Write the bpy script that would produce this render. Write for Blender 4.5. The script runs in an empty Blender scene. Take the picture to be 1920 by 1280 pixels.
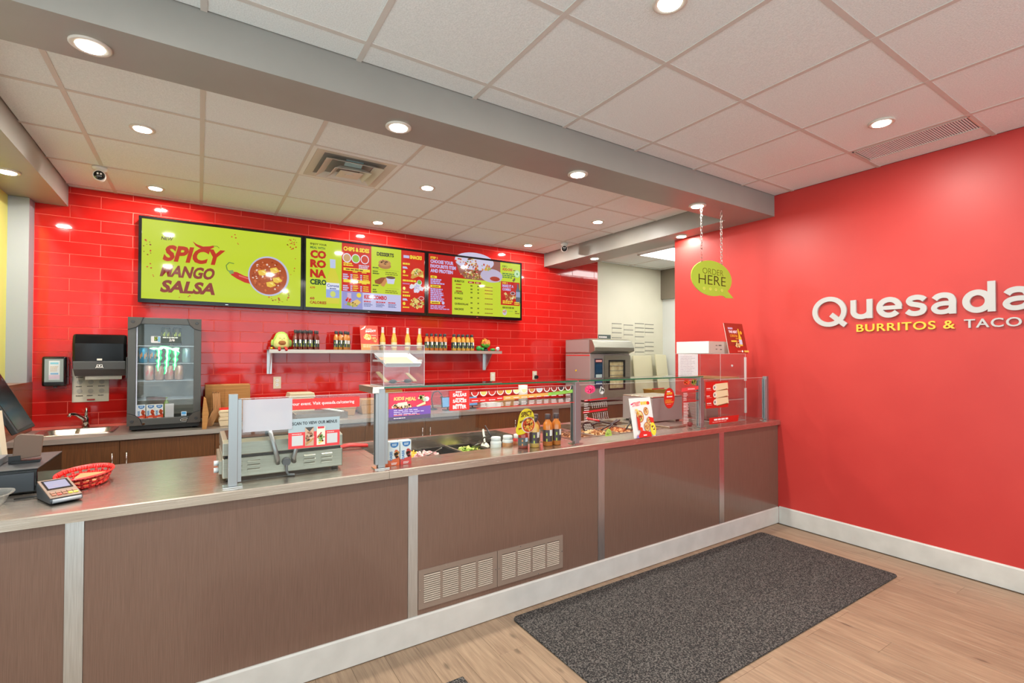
import bpy, bmesh, math, random
from mathutils import Vector, Matrix, Euler
random.seed(7)
SC = bpy.context.scene
COL = SC.collection
PI = math.pi

# ------------------------------------------------------------------ camera
CAM_H = 1.405
cd = bpy.data.cameras.new('camera'); cam = bpy.data.objects.new('camera', cd); COL.objects.link(cam)
cd.sensor_width = 36.0; cd.lens = 912.87 * 36.0 / 1920.0
cd.shift_y = 14.26 / 1920.0
cd.clip_start = 0.05
yaw, pitch, roll = 0.571094, 0.0136818, 0.0013664
fw = Vector((math.sin(yaw)*math.cos(pitch), math.cos(yaw)*math.cos(pitch), math.sin(pitch)))
rt = Vector((math.cos(yaw), -math.sin(yaw), 0)); up = rt.cross(fw)
rt2 = math.cos(roll)*rt + math.sin(roll)*up; up2 = -math.sin(roll)*rt + math.cos(roll)*up
cam.matrix_world = Matrix((( rt2.x, up2.x, -fw.x, 0), (rt2.y, up2.y, -fw.y, 0), (rt2.z, up2.z, -fw.z, CAM_H), (0, 0, 0, 1)))
SC.camera = cam

# ------------------------------------------------------------------ light and exposure
W = bpy.data.worlds.new('world'); SC.world = W; W.use_nodes = True
W.node_tree.nodes['Background'].inputs[0].default_value = (0.80, 0.93, 1.0, 1)
W.node_tree.nodes['Background'].inputs[1].default_value = 3.7
LAMP_W = 19.0            # watts of each recessed lamp
TROFFER_W = 20.0
SC.view_settings.view_transform = 'Standard'
SC.view_settings.look = 'None'
SC.view_settings.exposure = -0.12
SC.view_settings.gamma = 1.0
SC.view_settings.use_curve_mapping = False
SC.cycles.max_bounces = 10
SC.cycles.diffuse_bounces = 5
SC.cycles.glossy_bounces = 4
SC.cycles.transparent_max_bounces = 24
SC.cycles.caustics_reflective = False
SC.cycles.caustics_refractive = False
SC.cycles.sample_clamp_indirect = 4.0
SC.cycles.use_denoising = True
# daylight enters through the shop window behind the camera: a portal at the glass
pl = bpy.data.lights.new('window_portal', 'AREA'); pl.shape = 'RECTANGLE'; pl.size = 5.0; pl.size_y = 2.3
pl.cycles.is_portal = True
po = bpy.data.objects.new('window_portal', pl); COL.objects.link(po)
po.location = (1.45, -3.12, 1.45); po.rotation_euler = (math.radians(90), 0, 0)
pl2 = pl.copy(); pl2.size = 4.6; p2 = bpy.data.objects.new('window_portal', pl2); COL.objects.link(p2)
p2.location = (-1.345, -0.5, 1.45); p2.rotation_euler = (math.radians(90), 0, math.radians(-90))  # second portal, at the added left window

# ------------------------------------------------------------------ helpers
def lin(c):
    if max(c) > 1.0: c = [x/255.0 for x in c]
    return tuple((x/12.92 if x <= 0.04045 else ((x+0.055)/1.055)**2.4) for x in c[:3])

class MB:
    """collects shapes for ONE mesh object"""
    def __init__(s): s.v=[]; s.f=[]; s.m=[]; s.c=[]; s.s=[]; s.mi=0; s.col=(1,1,1); s.smooth=False; s.X=None
    def add(s, vs, fs, smooth=None):
        o=len(s.v)
        if s.X is not None: vs=[tuple(s.X @ Vector(p)) for p in vs]
        s.v.extend(vs)
        for f in fs:
            s.f.append(tuple(i+o for i in f)); s.m.append(s.mi); s.c.append(s.col); s.s.append(s.smooth if smooth is None else smooth)
        return s
    def box(s, x0,x1,y0,y1,z0,z1):
        vs=[(x0,y0,z0),(x1,y0,z0),(x1,y1,z0),(x0,y1,z0),(x0,y0,z1),(x1,y0,z1),(x1,y1,z1),(x0,y1,z1)]
        return s.add(vs,[(3,2,1,0),(4,5,6,7),(0,1,5,4),(1,2,6,5),(2,3,7,6),(3,0,4,7)],False)
    def chbox(s, x0,x1,y0,y1,z0,z1, c):
        """box whose -Y face has chamfered edges"""
        vs=[(x0,y1,z0),(x1,y1,z0),(x1,y1,z1),(x0,y1,z1),(x0,y0+c,z0),(x1,y0+c,z0),(x1,y0+c,z1),(x0,y0+c,z1),
            (x0+c,y0,z0+c),(x1-c,y0,z0+c),(x1-c,y0,z1-c),(x0+c,y0,z1-c)]
        fs=[(3,2,1,0),(8,9,10,11)]
        for i in range(4):
            j=(i+1)%4; fs+= [(i,j,4+j,4+i),(4+i,4+j,8+j,8+i)]
        return s.add(vs,fs,False)
    def lathe(s, prof, n=20, c=(0,0,0), smooth=True, axis='z', sx=1, sy=1, cap=True):
        vs=[]; fs=[]
        for (r,z) in prof:
            for k in range(n):
                a=2*PI*k/n; x,y=r*math.cos(a)*sx, r*math.sin(a)*sy
                p={'z':(x,y,z),'y':(x,z,y),'x':(z,x,y)}[axis]
                vs.append((p[0]+c[0],p[1]+c[1],p[2]+c[2]))
        for i in range(len(prof)-1):
            for k in range(n):
                k2=(k+1)%n; fs.append((i*n+k,i*n+k2,(i+1)*n+k2,(i+1)*n+k))
        s.add(vs,fs,smooth)
        if cap:
            o=len(s.v)-len(vs)
            for i,rev in ((0,True),(len(prof)-1,False)):
                if prof[i][0]>1e-5:
                    ring=[o+i*n+k for k in range(n)]
                    s.f.append(tuple(reversed(ring)) if rev else tuple(ring)); s.m.append(s.mi); s.c.append(s.col); s.s.append(False)
        return s
    def cyl(s, c, r, h, n=16, axis='z', r2=None):
        return s.lathe([(r,0),(r if r2 is None else r2,h)],n,c,True,axis)
    def tube(s, path, r, n=8, closed=False):
        P=[Vector(p) for p in path]; N=len(P); vs=[]; fs=[]; ref=None
        for i,p in enumerate(P):
            a=P[(i-1)%N] if (closed or i>0) else p; b=P[(i+1)%N] if (closed or i<N-1) else p
            t=(b-a).normalized()
            if ref is None:
                ref=Vector((0,0,1)) if abs(t.z)<0.9 else Vector((1,0,0))
            u=(ref-t*ref.dot(t)).normalized(); w=t.cross(u); ref=u
            rr=r[i] if isinstance(r,(list,tuple)) else r
            for k in range(n):
                A=2*PI*k/n; q=p+u*math.cos(A)*rr+w*math.sin(A)*rr; vs.append(tuple(q))
        M=N if closed else N-1
        for i in range(M):
            j=(i+1)%N
            for k in range(n):
                k2=(k+1)%n; fs.append((i*n+k,i*n+k2,j*n+k2,j*n+k))
        if not closed: fs+= [tuple(reversed(range(n))), tuple((N-1)*n+k for k in range(n))]
        return s.add(vs,fs,True)
    def prism(s, poly, a, b, axis='y', smooth=False):
        """polygon extruded along an axis from a to b; poly is (x,z) for y, (x,y) for z, (y,z) for x"""
        n=len(poly)
        def P(p,t): return {'y':(p[0],t,p[1]),'z':(p[0],p[1],t),'x':(t,p[0],p[1])}[axis]
        vs=[P(p,a) for p in poly]+[P(p,b) for p in poly]
        fs=[(i,(i+1)%n,n+(i+1)%n,n+i) for i in range(n)]
        s.add(vs,fs,smooth); o=len(s.v)-2*n
        for ring in (tuple(o+i for i in reversed(range(n))), tuple(o+n+i for i in range(n))):
            s.f.append(ring); s.m.append(s.mi); s.c.append(s.col); s.s.append(False)
        return s
    def sphere(s, c, r, nu=14, nv=9, sc=(1,1,1)):
        vs=[(c[0],c[1],c[2]-r*sc[2])]; fs=[]
        for j in range(1,nv):
            t=-PI/2+PI*j/nv
            for k in range(nu):
                a=2*PI*k/nu; vs.append((c[0]+r*sc[0]*math.cos(t)*math.cos(a), c[1]+r*sc[1]*math.cos(t)*math.sin(a), c[2]+r*sc[2]*math.sin(t)))
        vs.append((c[0],c[1],c[2]+r*sc[2])); T=len(vs)-1
        for k in range(nu):
            k2=(k+1)%nu
            fs.append((0,1+k2,1+k)); fs.append((T,1+(nv-2)*nu+k,1+(nv-2)*nu+k2))
            for j in range(nv-2): fs.append((1+j*nu+k,1+j*nu+k2,1+(j+1)*nu+k2,1+(j+1)*nu+k))
        return s.add(vs,fs,True)
    def mesh(s, name, recalc=True):
        me=bpy.data.meshes.new(name); me.from_pydata(s.v,[],s.f)
        me.polygons.foreach_set('material_index',s.m); me.polygons.foreach_set('use_smooth',s.s)
        if recalc:
            bm=bmesh.new(); bm.from_mesh(me); bmesh.ops.recalc_face_normals(bm,faces=bm.faces); bm.to_mesh(me); bm.free()
        if any(c!=(1,1,1) for c in s.c):
            at=me.attributes.new('Col','FLOAT_COLOR','FACE')
            d=[]
            for c in s.c: d.extend((*c,1.0))
            at.data.foreach_set('color',d)
        me.update(); return me

def obj(name, mb, mats, parent=None, loc=None, rot=None, bevel=0, recalc=True, label=None):
    me = mb.mesh(name, recalc) if isinstance(mb, MB) else mb
    if isinstance(mb, MB):
        for m in (mats if isinstance(mats,(list,tuple)) else [mats]): me.materials.append(m)
    o = bpy.data.objects.new(name, me); COL.objects.link(o)
    if parent: o.parent = parent
    if loc: o.location = loc
    if rot: o.rotation_euler = rot
    if bevel:
        b=o.modifiers.new('bevel','BEVEL'); b.width=bevel; b.segments=2; b.limit_method='ANGLE'; b.angle_limit=0.7
    if label: o['label']=label
    return o
def tag(o, label, cat, group=None, kind=None):
    o['label']=label; o['category']=cat
    if group: o['group']=group
    if kind: o['kind']=kind
    return o
def thing(name, label, cat, loc=(0,0,0), rz=0, group=None):
    o=bpy.data.objects.new(name,None); COL.objects.link(o); o.location=loc; o.rotation_euler=(0,0,rz); o.empty_display_size=0.05
    return tag(o,label,cat,group)
def struct(name, mb, mats, label=None, parent=None, bevel=0):
    o=obj(name,mb,mats,parent,bevel=bevel); o['kind']='structure'
    if label: o['label']=label
    return o
def kids(o): return [c for c in bpy.data.objects if c.parent==o]
CH={}
def dup(root, loc, rz=None, label=None):
    r=root.copy(); COL.objects.link(r); r.location=loc
    if rz is not None: r.rotation_euler=(0,0,rz)
    if label: r['label']=label
    if root.name not in CH: CH[root.name]=[(c,kids(c)) for c in kids(root)]
    for ch,gs in CH[root.name]:
        c=ch.copy(); COL.objects.link(c); c.parent=r
        for g in gs:
            d=g.copy(); COL.objects.link(d); d.parent=c
    return r
ORD=['first','second','third','fourth','fifth','sixth','seventh','eighth','ninth','tenth','eleventh','twelfth']

# ------------------------------------------------------------------ materials
class N:
    def __init__(s,name):
        s.m=bpy.data.materials.new(name); s.m.use_nodes=True; s.t=s.m.node_tree; s.p=s.t.nodes['Principled BSDF']; s.out=s.t.nodes['Material Output']
    def n(s,typ,**k):
        x=s.t.nodes.new(typ)
        for a,b in k.items(): setattr(x,a,b)
        return x
    def l(s,a,b): s.t.links.new(a,b)
def mat(name, col, rough=0.5, metal=0, coat=0, trans=0, emit=None, estr=0, spec=0.5, sss=0):
    q=N(name); p=q.p
    p.inputs['Base Color'].default_value=(*lin(col),1); p.inputs['Roughness'].default_value=rough; p.inputs['Metallic'].default_value=metal
    p.inputs['Coat Weight'].default_value=coat; p.inputs['Transmission Weight'].default_value=trans; p.inputs['Specular IOR Level'].default_value=spec
    if emit: p.inputs['Emission Color'].default_value=(*lin(emit),1); p.inputs['Emission Strength'].default_value=estr
    return q.m
def noisy(name, c1, c2, scale=(1,1,1), nscale=20, rough=0.5, bump=0, bdist=0.002, metal=0, detail=4, obj_rand=0, r2=None, lo=0.35, hi=0.65, coat=0, bscale=None, spec=0.5):
    """two-tone noise in object space (stretched by scale), optional bump and per-object variation"""
    q=N(name); p=q.p
    tc=q.n('ShaderNodeTexCoord'); mp=q.n('ShaderNodeMapping'); mp.inputs['Scale'].default_value=scale
    q.l(tc.outputs['Object'],mp.inputs['Vector'])
    vec=mp.outputs['Vector']
    if obj_rand:
        oi=q.n('ShaderNodeObjectInfo'); ad=q.n('ShaderNodeVectorMath',operation='ADD'); mu=q.n('ShaderNodeMath',operation='MULTIPLY'); mu.inputs[1].default_value=37.0
        q.l(oi.outputs['Random'],mu.inputs[0]); q.l(vec,ad.inputs[0]); q.l(mu.outputs[0],ad.inputs[1]); vec=ad.outputs[0]
    no=q.n('ShaderNodeTexNoise'); no.inputs['Scale'].default_value=nscale; no.inputs['Detail'].default_value=detail
    q.l(vec,no.inputs['Vector'])
    cr=q.n('ShaderNodeValToRGB'); cr.color_ramp.elements[0].position=lo; cr.color_ramp.elements[1].position=hi
    cr.color_ramp.elements[0].color=(*lin(c1),1); cr.color_ramp.elements[1].color=(*lin(c2),1)
    q.l(no.outputs['Fac'],cr.inputs['Fac']); colour=cr.outputs['Color']
    if obj_rand:
        hs=q.n('ShaderNodeHueSaturation'); mr=q.n('ShaderNodeMapRange'); mr.inputs[3].default_value=1-obj_rand; mr.inputs[4].default_value=1+obj_rand
        q.l(oi.outputs['Random'],mr.inputs[0]); q.l(mr.outputs[0],hs.inputs['Value']); q.l(colour,hs.inputs['Color']); colour=hs.outputs['Color']
    q.l(colour,p.inputs['Base Color'])
    p.inputs['Roughness'].default_value=rough; p.inputs['Metallic'].default_value=metal; p.inputs['Coat Weight'].default_value=coat; p.inputs['Specular IOR Level'].default_value=spec
    if r2 is not None:
        mr2=q.n('ShaderNodeMapRange'); mr2.inputs[3].default_value=rough; mr2.inputs[4].default_value=r2; q.l(no.outputs['Fac'],mr2.inputs[0]); q.l(mr2.outputs[0],p.inputs['Roughness'])
    if bump:
        b=q.n('ShaderNodeBump'); b.inputs['Strength'].default_value=bump; b.inputs['Distance'].default_value=bdist
        if bscale:
            n2=q.n('ShaderNodeTexNoise'); n2.inputs['Scale'].default_value=bscale; n2.inputs['Detail'].default_value=2; q.l(vec,n2.inputs['Vector']); q.l(n2.outputs['Fac'],b.inputs['Height'])
        else: q.l(no.outputs['Fac'],b.inputs['Height'])
        q.l(b.outputs['Normal'],p.inputs['Normal'])
    return q.m
def clear(name, tint=(0.97,0.985,0.98), ior=1.5, body=0.0, bodycol=(230,235,235), rough=0.0):
    """thin clear sheet: see-through with a Fresnel reflection, optional faint milky body"""
    q=N(name); q.t.nodes.remove(q.p)
    tr=q.n('ShaderNodeBsdfTransparent'); tr.inputs[0].default_value=(*tint,1)
    gl=q.n('ShaderNodeBsdfGlossy'); gl.inputs['Roughness'].default_value=rough
    # Schlick reflectance from the absolute facing angle, the same from both sides of the sheet
    f0=((ior-1)/(ior+1))**2
    ge=q.n('ShaderNodeNewGeometry'); dt=q.n('ShaderNodeVectorMath',operation='DOT_PRODUCT'); q.l(ge.outputs['Incoming'],dt.inputs[0]); q.l(ge.outputs['Normal'],dt.inputs[1])
    ab=q.n('ShaderNodeMath',operation='ABSOLUTE'); q.l(dt.outputs['Value'],ab.inputs[0])
    om=q.n('ShaderNodeMath',operation='SUBTRACT'); om.inputs[0].default_value=1.0; q.l(ab.outputs[0],om.inputs[1])
    pw=q.n('ShaderNodeMath',operation='POWER'); q.l(om.outputs[0],pw.inputs[0]); pw.inputs[1].default_value=5.0
    fr=q.n('ShaderNodeMath',operation='MULTIPLY_ADD'); q.l(pw.outputs[0],fr.inputs[0]); fr.inputs[1].default_value=1-f0; fr.inputs[2].default_value=f0
    mx=q.n('ShaderNodeMixShader'); q.l(fr.outputs[0],mx.inputs[0]); q.l(tr.outputs[0],mx.inputs[1]); q.l(gl.outputs[0],mx.inputs[2])
    last=mx.outputs[0]
    if body:
        df=q.n('ShaderNodeBsdfDiffuse'); df.inputs[0].default_value=(*lin(bodycol),1)
        m2=q.n('ShaderNodeMixShader'); m2.inputs[0].default_value=body; q.l(last,m2.inputs[1]); q.l(df.outputs[0],m2.inputs[2]); last=m2.outputs[0]
    q.l(last,q.out.inputs['Surface']); return q.m
def printmat(name, rough=0.35, emis=0.0, spec=0.5):
    q=N(name); a=q.n('ShaderNodeAttribute',attribute_name='Col')
    if emis:
        q.p.inputs['Base Color'].default_value=(0.01,0.01,0.01,1); q.l(a.outputs['Color'],q.p.inputs['Emission Color']); q.p.inputs['Emission Strength'].default_value=emis
    else: q.l(a.outputs['Color'],q.p.inputs['Base Color'])
    q.p.inputs['Roughness'].default_value=rough; q.p.inputs['Specular IOR Level'].default_value=spec
    return q.m
def plank_mat():
    q=N('oak_vinyl_plank'); p=q.p
    tc=q.n('ShaderNodeTexCoord'); oi=q.n('ShaderNodeObjectInfo'); mu=q.n('ShaderNodeMath',operation='MULTIPLY'); mu.inputs[1].default_value=53.0; q.l(oi.outputs['Random'],mu.inputs[0])
    ad=q.n('ShaderNodeVectorMath',operation='ADD'); q.l(tc.outputs['Object'],ad.inputs[0]); q.l(mu.outputs[0],ad.inputs[1])
    def noise(sc,scale,det,dist):
        m=q.n('ShaderNodeMapping'); m.inputs['Scale'].default_value=sc; q.l(ad.outputs[0],m.inputs['Vector'])
        t=q.n('ShaderNodeTexNoise'); t.inputs['Scale'].default_value=scale; t.inputs['Detail'].default_value=det; t.inputs['Distortion'].default_value=dist; q.l(m.outputs[0],t.inputs['Vector']); return t.outputs['Fac'],m
    a,_=noise((14,0.9,1),5,8,0.6); b,_=noise((60,1.6,1),5,6,0.3); c,_=noise((3,0.7,1),3,3,0.2)
    cr=q.n('ShaderNodeValToRGB'); e=cr.color_ramp.elements; e[0].position=0.30; e[0].color=(*lin((120,98,79)),1); e[1].position=0.62; e[1].color=(*lin((165,141,115)),1)
    mx=q.n('ShaderNodeMath',operation='MULTIPLY_ADD'); q.l(a,mx.inputs[0]); mx.inputs[1].default_value=0.55
    m2=q.n('ShaderNodeMath',operation='MULTIPLY'); q.l(b,m2.inputs[0]); m2.inputs[1].default_value=0.30
    m3=q.n('ShaderNodeMath',operation='MULTIPLY_ADD'); q.l(c,m3.inputs[0]); m3.inputs[1].default_value=0.15; q.l(m2.outputs[0],m3.inputs[2]); q.l(m3.outputs[0],mx.inputs[2]); q.l(mx.outputs[0],cr.inputs['Fac'])
    # small dark knots
    vm=q.n('ShaderNodeMapping'); vm.inputs['Scale'].default_value=(9,3.4,1); q.l(ad.outputs[0],vm.inputs['Vector'])
    vo=q.n('ShaderNodeTexVoronoi'); vo.inputs['Scale'].default_value=1.0; q.l(vm.outputs[0],vo.inputs['Vector'])
    k=q.n('ShaderNodeMapRange'); k.inputs[1].default_value=0.05; k.inputs[2].default_value=0.13; k.inputs[3].default_value=0.55; k.inputs[4].default_value=1.0; q.l(vo.outputs['Distance'],k.inputs[0])
    hs=q.n('ShaderNodeHueSaturation'); mr=q.n('ShaderNodeMapRange'); mr.inputs[3].default_value=0.93; mr.inputs[4].default_value=1.07; q.l(oi.outputs['Random'],mr.inputs[0])
    mv=q.n('ShaderNodeMath',operation='MULTIPLY'); q.l(mr.outputs[0],mv.inputs[0]); q.l(k.outputs[0],mv.inputs[1]); q.l(mv.outputs[0],hs.inputs['Value']); q.l(cr.outputs['Color'],hs.inputs['Color']); q.l(hs.outputs['Color'],p.inputs['Base Color'])
    p.inputs['Roughness'].default_value=0.42; return q.m
M={}
M['tile']=noisy('red_glazed_tile',(194,28,25),(201,33,29),(1,1,1),6,0.06,0.10,0.002,obj_rand=0.05,bscale=9)
M['grout']=mat('pink_red_grout',(244,112,96),0.7)
M['red_wall']=noisy('red_wall_paint',(188,50,45),(192,54,48),(1,1,1),3,0.45,0.05,0.001,bscale=220)
M['yellow_wall']=mat('lime_yellow_wall_paint',(206,204,104),0.5)
M['cream']=noisy('cream_wall_paint',(214,212,190),(220,217,196),(1,1,1),2,0.55)
M['white_wall']=mat('white_wall_paint',(222,226,222),0.5)
M['grey_paint']=noisy('warm_grey_paint',(146,143,136),(151,148,141),(1,1,1),3,0.42)
M['grey_light']=mat('pale_grey_paint',(150,156,162),0.5)
M['ceil_tile']=noisy('mineral_ceiling_tile',(224,230,228),(237,242,240),(1,1,1),160,0.9,0.5,0.003,detail=3,obj_rand=0.015)
M['tee']=mat('white_tee_bar',(206,200,192),0.5)
M['ceil_void']=mat('ceiling_backing',(150,146,140),0.9)
M['plank']=plank_mat()
M['bounce_floor']=noisy('pale_grey_bounce_floor',(176,174,168),(190,188,182),(1,1,1),6,0.5)
M['floor_base']=mat('dark_floor_joint',(112,90,70),0.8)
M['mat']=noisy('charcoal_ribbed_mat',(22,21,21),(108,103,98),(1,1,1),150,0.95,0.4,0.003,detail=7,lo=0.44,hi=0.66)
M['white_trim']=noisy('white_baseboard',(196,193,186),(206,203,196),(1,1,1),8,0.45)
M['laminate']=noisy('brown_woodgrain_laminate',(108,82,69),(122,94,80),(150,150,2.2),4,0.27,detail=6,lo=0.3,hi=0.7,coat=0.25)
M['cabinet']=noisy('dark_brown_cabinet_laminate',(84,52,26),(104,66,34),(60,60,2),4,0.4,detail=5)
M['walnut']=noisy('brown_glossy_wainscot',(118,70,46),(130,80,52),(3,3,30),3,0.22)
M['steel']=noisy('brushed_stainless_steel',(194,182,168),(212,200,186),(4,220,220),2,0.22,metal=0.94,r2=0.30)
M['steel_soft']=noisy('satin_stainless_steel',(182,176,166),(196,190,180),(4,160,160),2,0.40,metal=0.9,r2=0.48)
M['steel_grill']=noisy('grill_stainless_steel',(160,159,146),(170,169,156),(3,60,60),3,0.34,metal=0.9,r2=0.42)
M['panel_steel']=mat('pale_steel_panel',(172,160,158),0.45,0.45)
M['steel_v']=noisy('brushed_steel_upright',(196,198,198),(212,214,214),(200,200,4),2,0.28,metal=1,r2=0.38)
M['alu']=mat('satin_aluminium',(160,163,164),0.38,0.85)
M['chrome']=mat('polished_chrome',(225,225,225),0.08,1)
M['dark_steel']=mat('dark_blackened_steel',(40,38,36),0.35,0.6)
M['black']=mat('black_plastic',(18,18,19),0.35)
M['black_gloss']=mat('glossy_black_plastic',(12,12,14),0.12)
M['grey_plastic']=mat('mid_grey_plastic',(92,95,98),0.45)
M['dk_grey']=mat('dark_grey_plastic',(54,56,58),0.42)
M['beige']=mat('beige_plastic',(214,204,178),0.45)
M['white']=mat('white_plastic',(230,230,226),0.4)
M['paper']=mat('white_paper',(226,222,212),0.7)
M['kraft']=noisy('kraft_cardboard',(164,116,60),(178,128,70),(1,1,30),4,0.75)
M['kraft_paper']=mat('brown_kraft_paper',(182,136,88),0.75)
M['foam']=mat('beige_moulded_fibre',(212,196,162),0.8)
M['red_plastic']=mat('red_plastic',(222,40,38),0.32)
M['red_rubber']=mat('red_silicone',(208,28,34),0.4)
M['glass']=clear('sneeze_guard_glass')
M['acrylic']=clear('clear_acrylic',(0.97,0.965,0.965),1.45,0.008,(235,228,226))
M['acr_edge']=clear('frosted_acrylic_edge',(0.9,0.9,0.9),1.45,0.55,(240,236,232))
M['green_edge']=mat('green_glass_edge',(20,104,72),0.15)
M['wrap']=clear('clear_plastic_pack',(0.93,0.93,0.92),1.45,0.18,(225,222,212),0.08)
M['letter_white']=mat('off_white_letter',(186,185,182),0.45)
M['print']=printmat('printed_colours',0.35)
M['print_matt']=printmat('printed_card',0.55)
M['screen']=printmat('lit_screen',0.05,1.05,0.35)
M['lamp_glow']=mat('lamp_diffuser',(255,250,240),0.5,emit=(255,244,222),estr=14)
M['troffer_glow']=mat('troffer_diffuser',(255,255,255),0.5,emit=(255,255,255),estr=5)
M['lamp_ring']=mat('lamp_trim_ring',(214,206,194),0.35)
M['neon']=mat('lit_green_sign',(60,230,130),0.5,emit=(70,235,140),estr=0.75)
M['neon_w']=mat('lit_white_sign',(225,250,240),0.5,emit=(190,240,225),estr=0.75)
# ------------------------------------------------------------------ flat print (text and shapes on one coloured mesh)
_TX={}
def text_mesh(s, bold=0.0, extrude=0.0, res=3, spacing=1.0):
    k=(s,bold,extrude,res,spacing)
    if k in _TX: return _TX[k]
    cu=bpy.data.curves.new('t','FONT'); cu.body=s; cu.size=1.0; cu.offset=bold; cu.extrude=extrude; cu.resolution_u=res; cu.space_character=spacing
    o=bpy.data.objects.new('t',cu); COL.objects.link(o)
    me=bpy.data.meshes.new_from_object(o.evaluated_get(bpy.context.evaluated_depsgraph_get()))
    vs=[tuple(v.co) for v in me.vertices]; fs=[tuple(p.vertices) for p in me.polygons]
    bpy.data.objects.remove(o); bpy.data.curves.remove(cu); bpy.data.meshes.remove(me)
    xs=[v[0] for v in vs] or [0]; ys=[v[1] for v in vs] or [0]
    _TX[k]=(vs,fs,(min(xs),min(ys),max(xs),max(ys))); return _TX[k]
class Print:
    """canvas of W x H units, origin top left, w x h metres; lies in XZ facing -Y, lower left corner at the object origin"""
    def __init__(s,w,h,W=None,H=None,step=0.0003,bg=None):
        s.w=w; s.h=h; s.W=W or w; s.H=H or h; s.mb=MB(); s.k=0; s.step=step
        if bg: s.rect(0,0,s.W,s.H,bg)
    def P(s,x,y): return (x/s.W*s.w, -s.k*s.step, (1-y/s.H)*s.h)
    def poly(s,pts,c):
        s.k+=1; s.mb.col=lin(c); s.mb.add([s.P(*p) for p in pts],[tuple(reversed(range(len(pts))))],False); return s
    def rect(s,x,y,w,h,c): return s.poly([(x,y),(x+w,y),(x+w,y+h),(x,y+h)],c)
    def ell(s,x,y,rx,ry,c,n=28,a0=0,a1=360):
        pts=[(x+rx*math.cos(math.radians(a0+(a1-a0)*i/n)),y+ry*math.sin(math.radians(a0+(a1-a0)*i/n))) for i in range(n if a1-a0>=360 else n+1)]
        return s.poly(pts,c)
    def line(s,pts,t,c):
        s.k+=1; s.mb.col=lin(c)
        for (x0,y0),(x1,y1) in zip(pts,pts[1:]):
            dx,dy=x1-x0,y1-y0; L=math.hypot(dx,dy) or 1; nx,ny=-dy/L*t/2,dx/L*t/2
            s.mb.add([s.P(x0+nx,y0+ny),s.P(x1+nx,y1+ny),s.P(x1-nx,y1-ny),s.P(x0-nx,y0-ny)],[(0,1,2,3)],False)
        return s
    def text(s,t,x,y,w,h,c,bold=0.012,shear=0.0,rise=0.0,res=2,spacing=1.0):
        """fit text into box with left x, BASE y, width w (None keeps aspect), height h"""
        vs,fs,(a,b,a2,b2)=text_mesh(t,bold,0,res,spacing)
        if not vs: return s
        sy=h/(b2-b if (b2-b)>0.1 else 0.7); sx=(w/(a2-a)) if w else sy*s.h/s.H*s.W/s.w
        s.k+=1; s.mb.col=lin(c)
        q=[]
        for v in vs:
            X=x+(v[0]-a)*sx+(v[1]-b)*sy*shear; Y=y-(v[1]-b)*sy-(v[0]-a)*sx*rise; q.append(s.P(X,Y))
        s.mb.add(q,fs,False); return s
    def bars(s,x,y,w,n,dy,t,c,seed=1):
        """rows of print too small to read"""
        r=random.Random(seed); s.k+=1; s.mb.col=lin(c)
        for i in range(n):
            xx=x; end=x+w*r.uniform(0.7,1.0)
            while xx<end:
                ww=min(w*r.uniform(0.1,0.25),end-xx); s.mb.add([s.P(xx,y+i*dy),s.P(xx+ww,y+i*dy),s.P(xx+ww,y+i*dy+t),s.P(xx,y+i*dy+t)],[(0,1,2,3)],False); xx+=ww+w*0.03
        return s
    def blobs(s,x,y,rx,ry,n,cols,size,seed=1):
        r=random.Random(seed)
        by={}
        for i in range(n):
            a=r.uniform(0,2*PI); d=math.sqrt(r.random()); by.setdefault(r.choice(cols),[]).append((x+rx*d*math.cos(a),y+ry*d*math.sin(a),size*r.uniform(0.5,1.3)))
        for c,L in by.items():
            s.k+=1; s.mb.col=lin(c)
            for (px,py,sz) in L:
                a=r.uniform(0,3); pts=[(px+sz*math.cos(a+t)*r.uniform(.6,1.1),py+sz*math.sin(a+t)*r.uniform(.6,1.1)) for t in (0,1.2,2.5,3.8,5.0)]
                s.mb.add([s.P(*p) for p in pts],[(4,3,2,1,0)],False)
        return s
    def obj(s,name,material,parent=None,loc=None,rot=None,label=None):
        return obj(name,s.mb,material,parent,loc,rot,recalc=False,label=label)
def letters(s, w, h, depth, material, parent, x0, z0, bold=0.0, spacing=1.0, name='letter'):
    """raised letters, each its own part; text starts at local x0, base z0, faces -Y"""
    vs,fs,(a,b,a2,b2)=text_mesh(s,bold,0.5,4,spacing)
    n=len(vs); par=list(range(n))
    def find(i):
        while par[i]!=i: par[i]=par[par[i]]; i=par[i]
        return i
    for f in fs:
        for i in f[1:]: par[find(f[0])]=find(i)
    from collections import defaultdict
    # loose shells of one glyph overlap in x: join them
    co=defaultdict(list)
    for i in range(n): co[find(i)].append(i)
    isl=sorted([(min(vs[i][0] for i in L),max(vs[i][0] for i in L),L) for L in co.values()])
    glyph=[]
    for lo,hi,L in isl:
        if glyph and lo<glyph[-1][1]-0.01: glyph[-1]=(glyph[-1][0],max(hi,glyph[-1][1]),glyph[-1][2]+L)
        else: glyph.append((lo,hi,list(L)))
    sx=w/(a2-a); sz=h
    for lo,hi,L in glyph:
        S={g:k for k,g in enumerate(L)}; mb=MB()
        mb.add([(x0+(vs[i][0]-a)*sx,-(vs[i][2]+0.5)*depth,z0+vs[i][1]*sz) for i in L],[tuple(S[i] for i in f) for f in fs if f[0] in S],False)
        obj(name,mb,material,parent,recalc=True)
# ================================================================== THE ROOM
XL, XR, YB, YF, ZC = -1.224, 4.135, 5.267, -3.0, 2.777
KX = 6.26                                            # kitchen right wall
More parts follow.
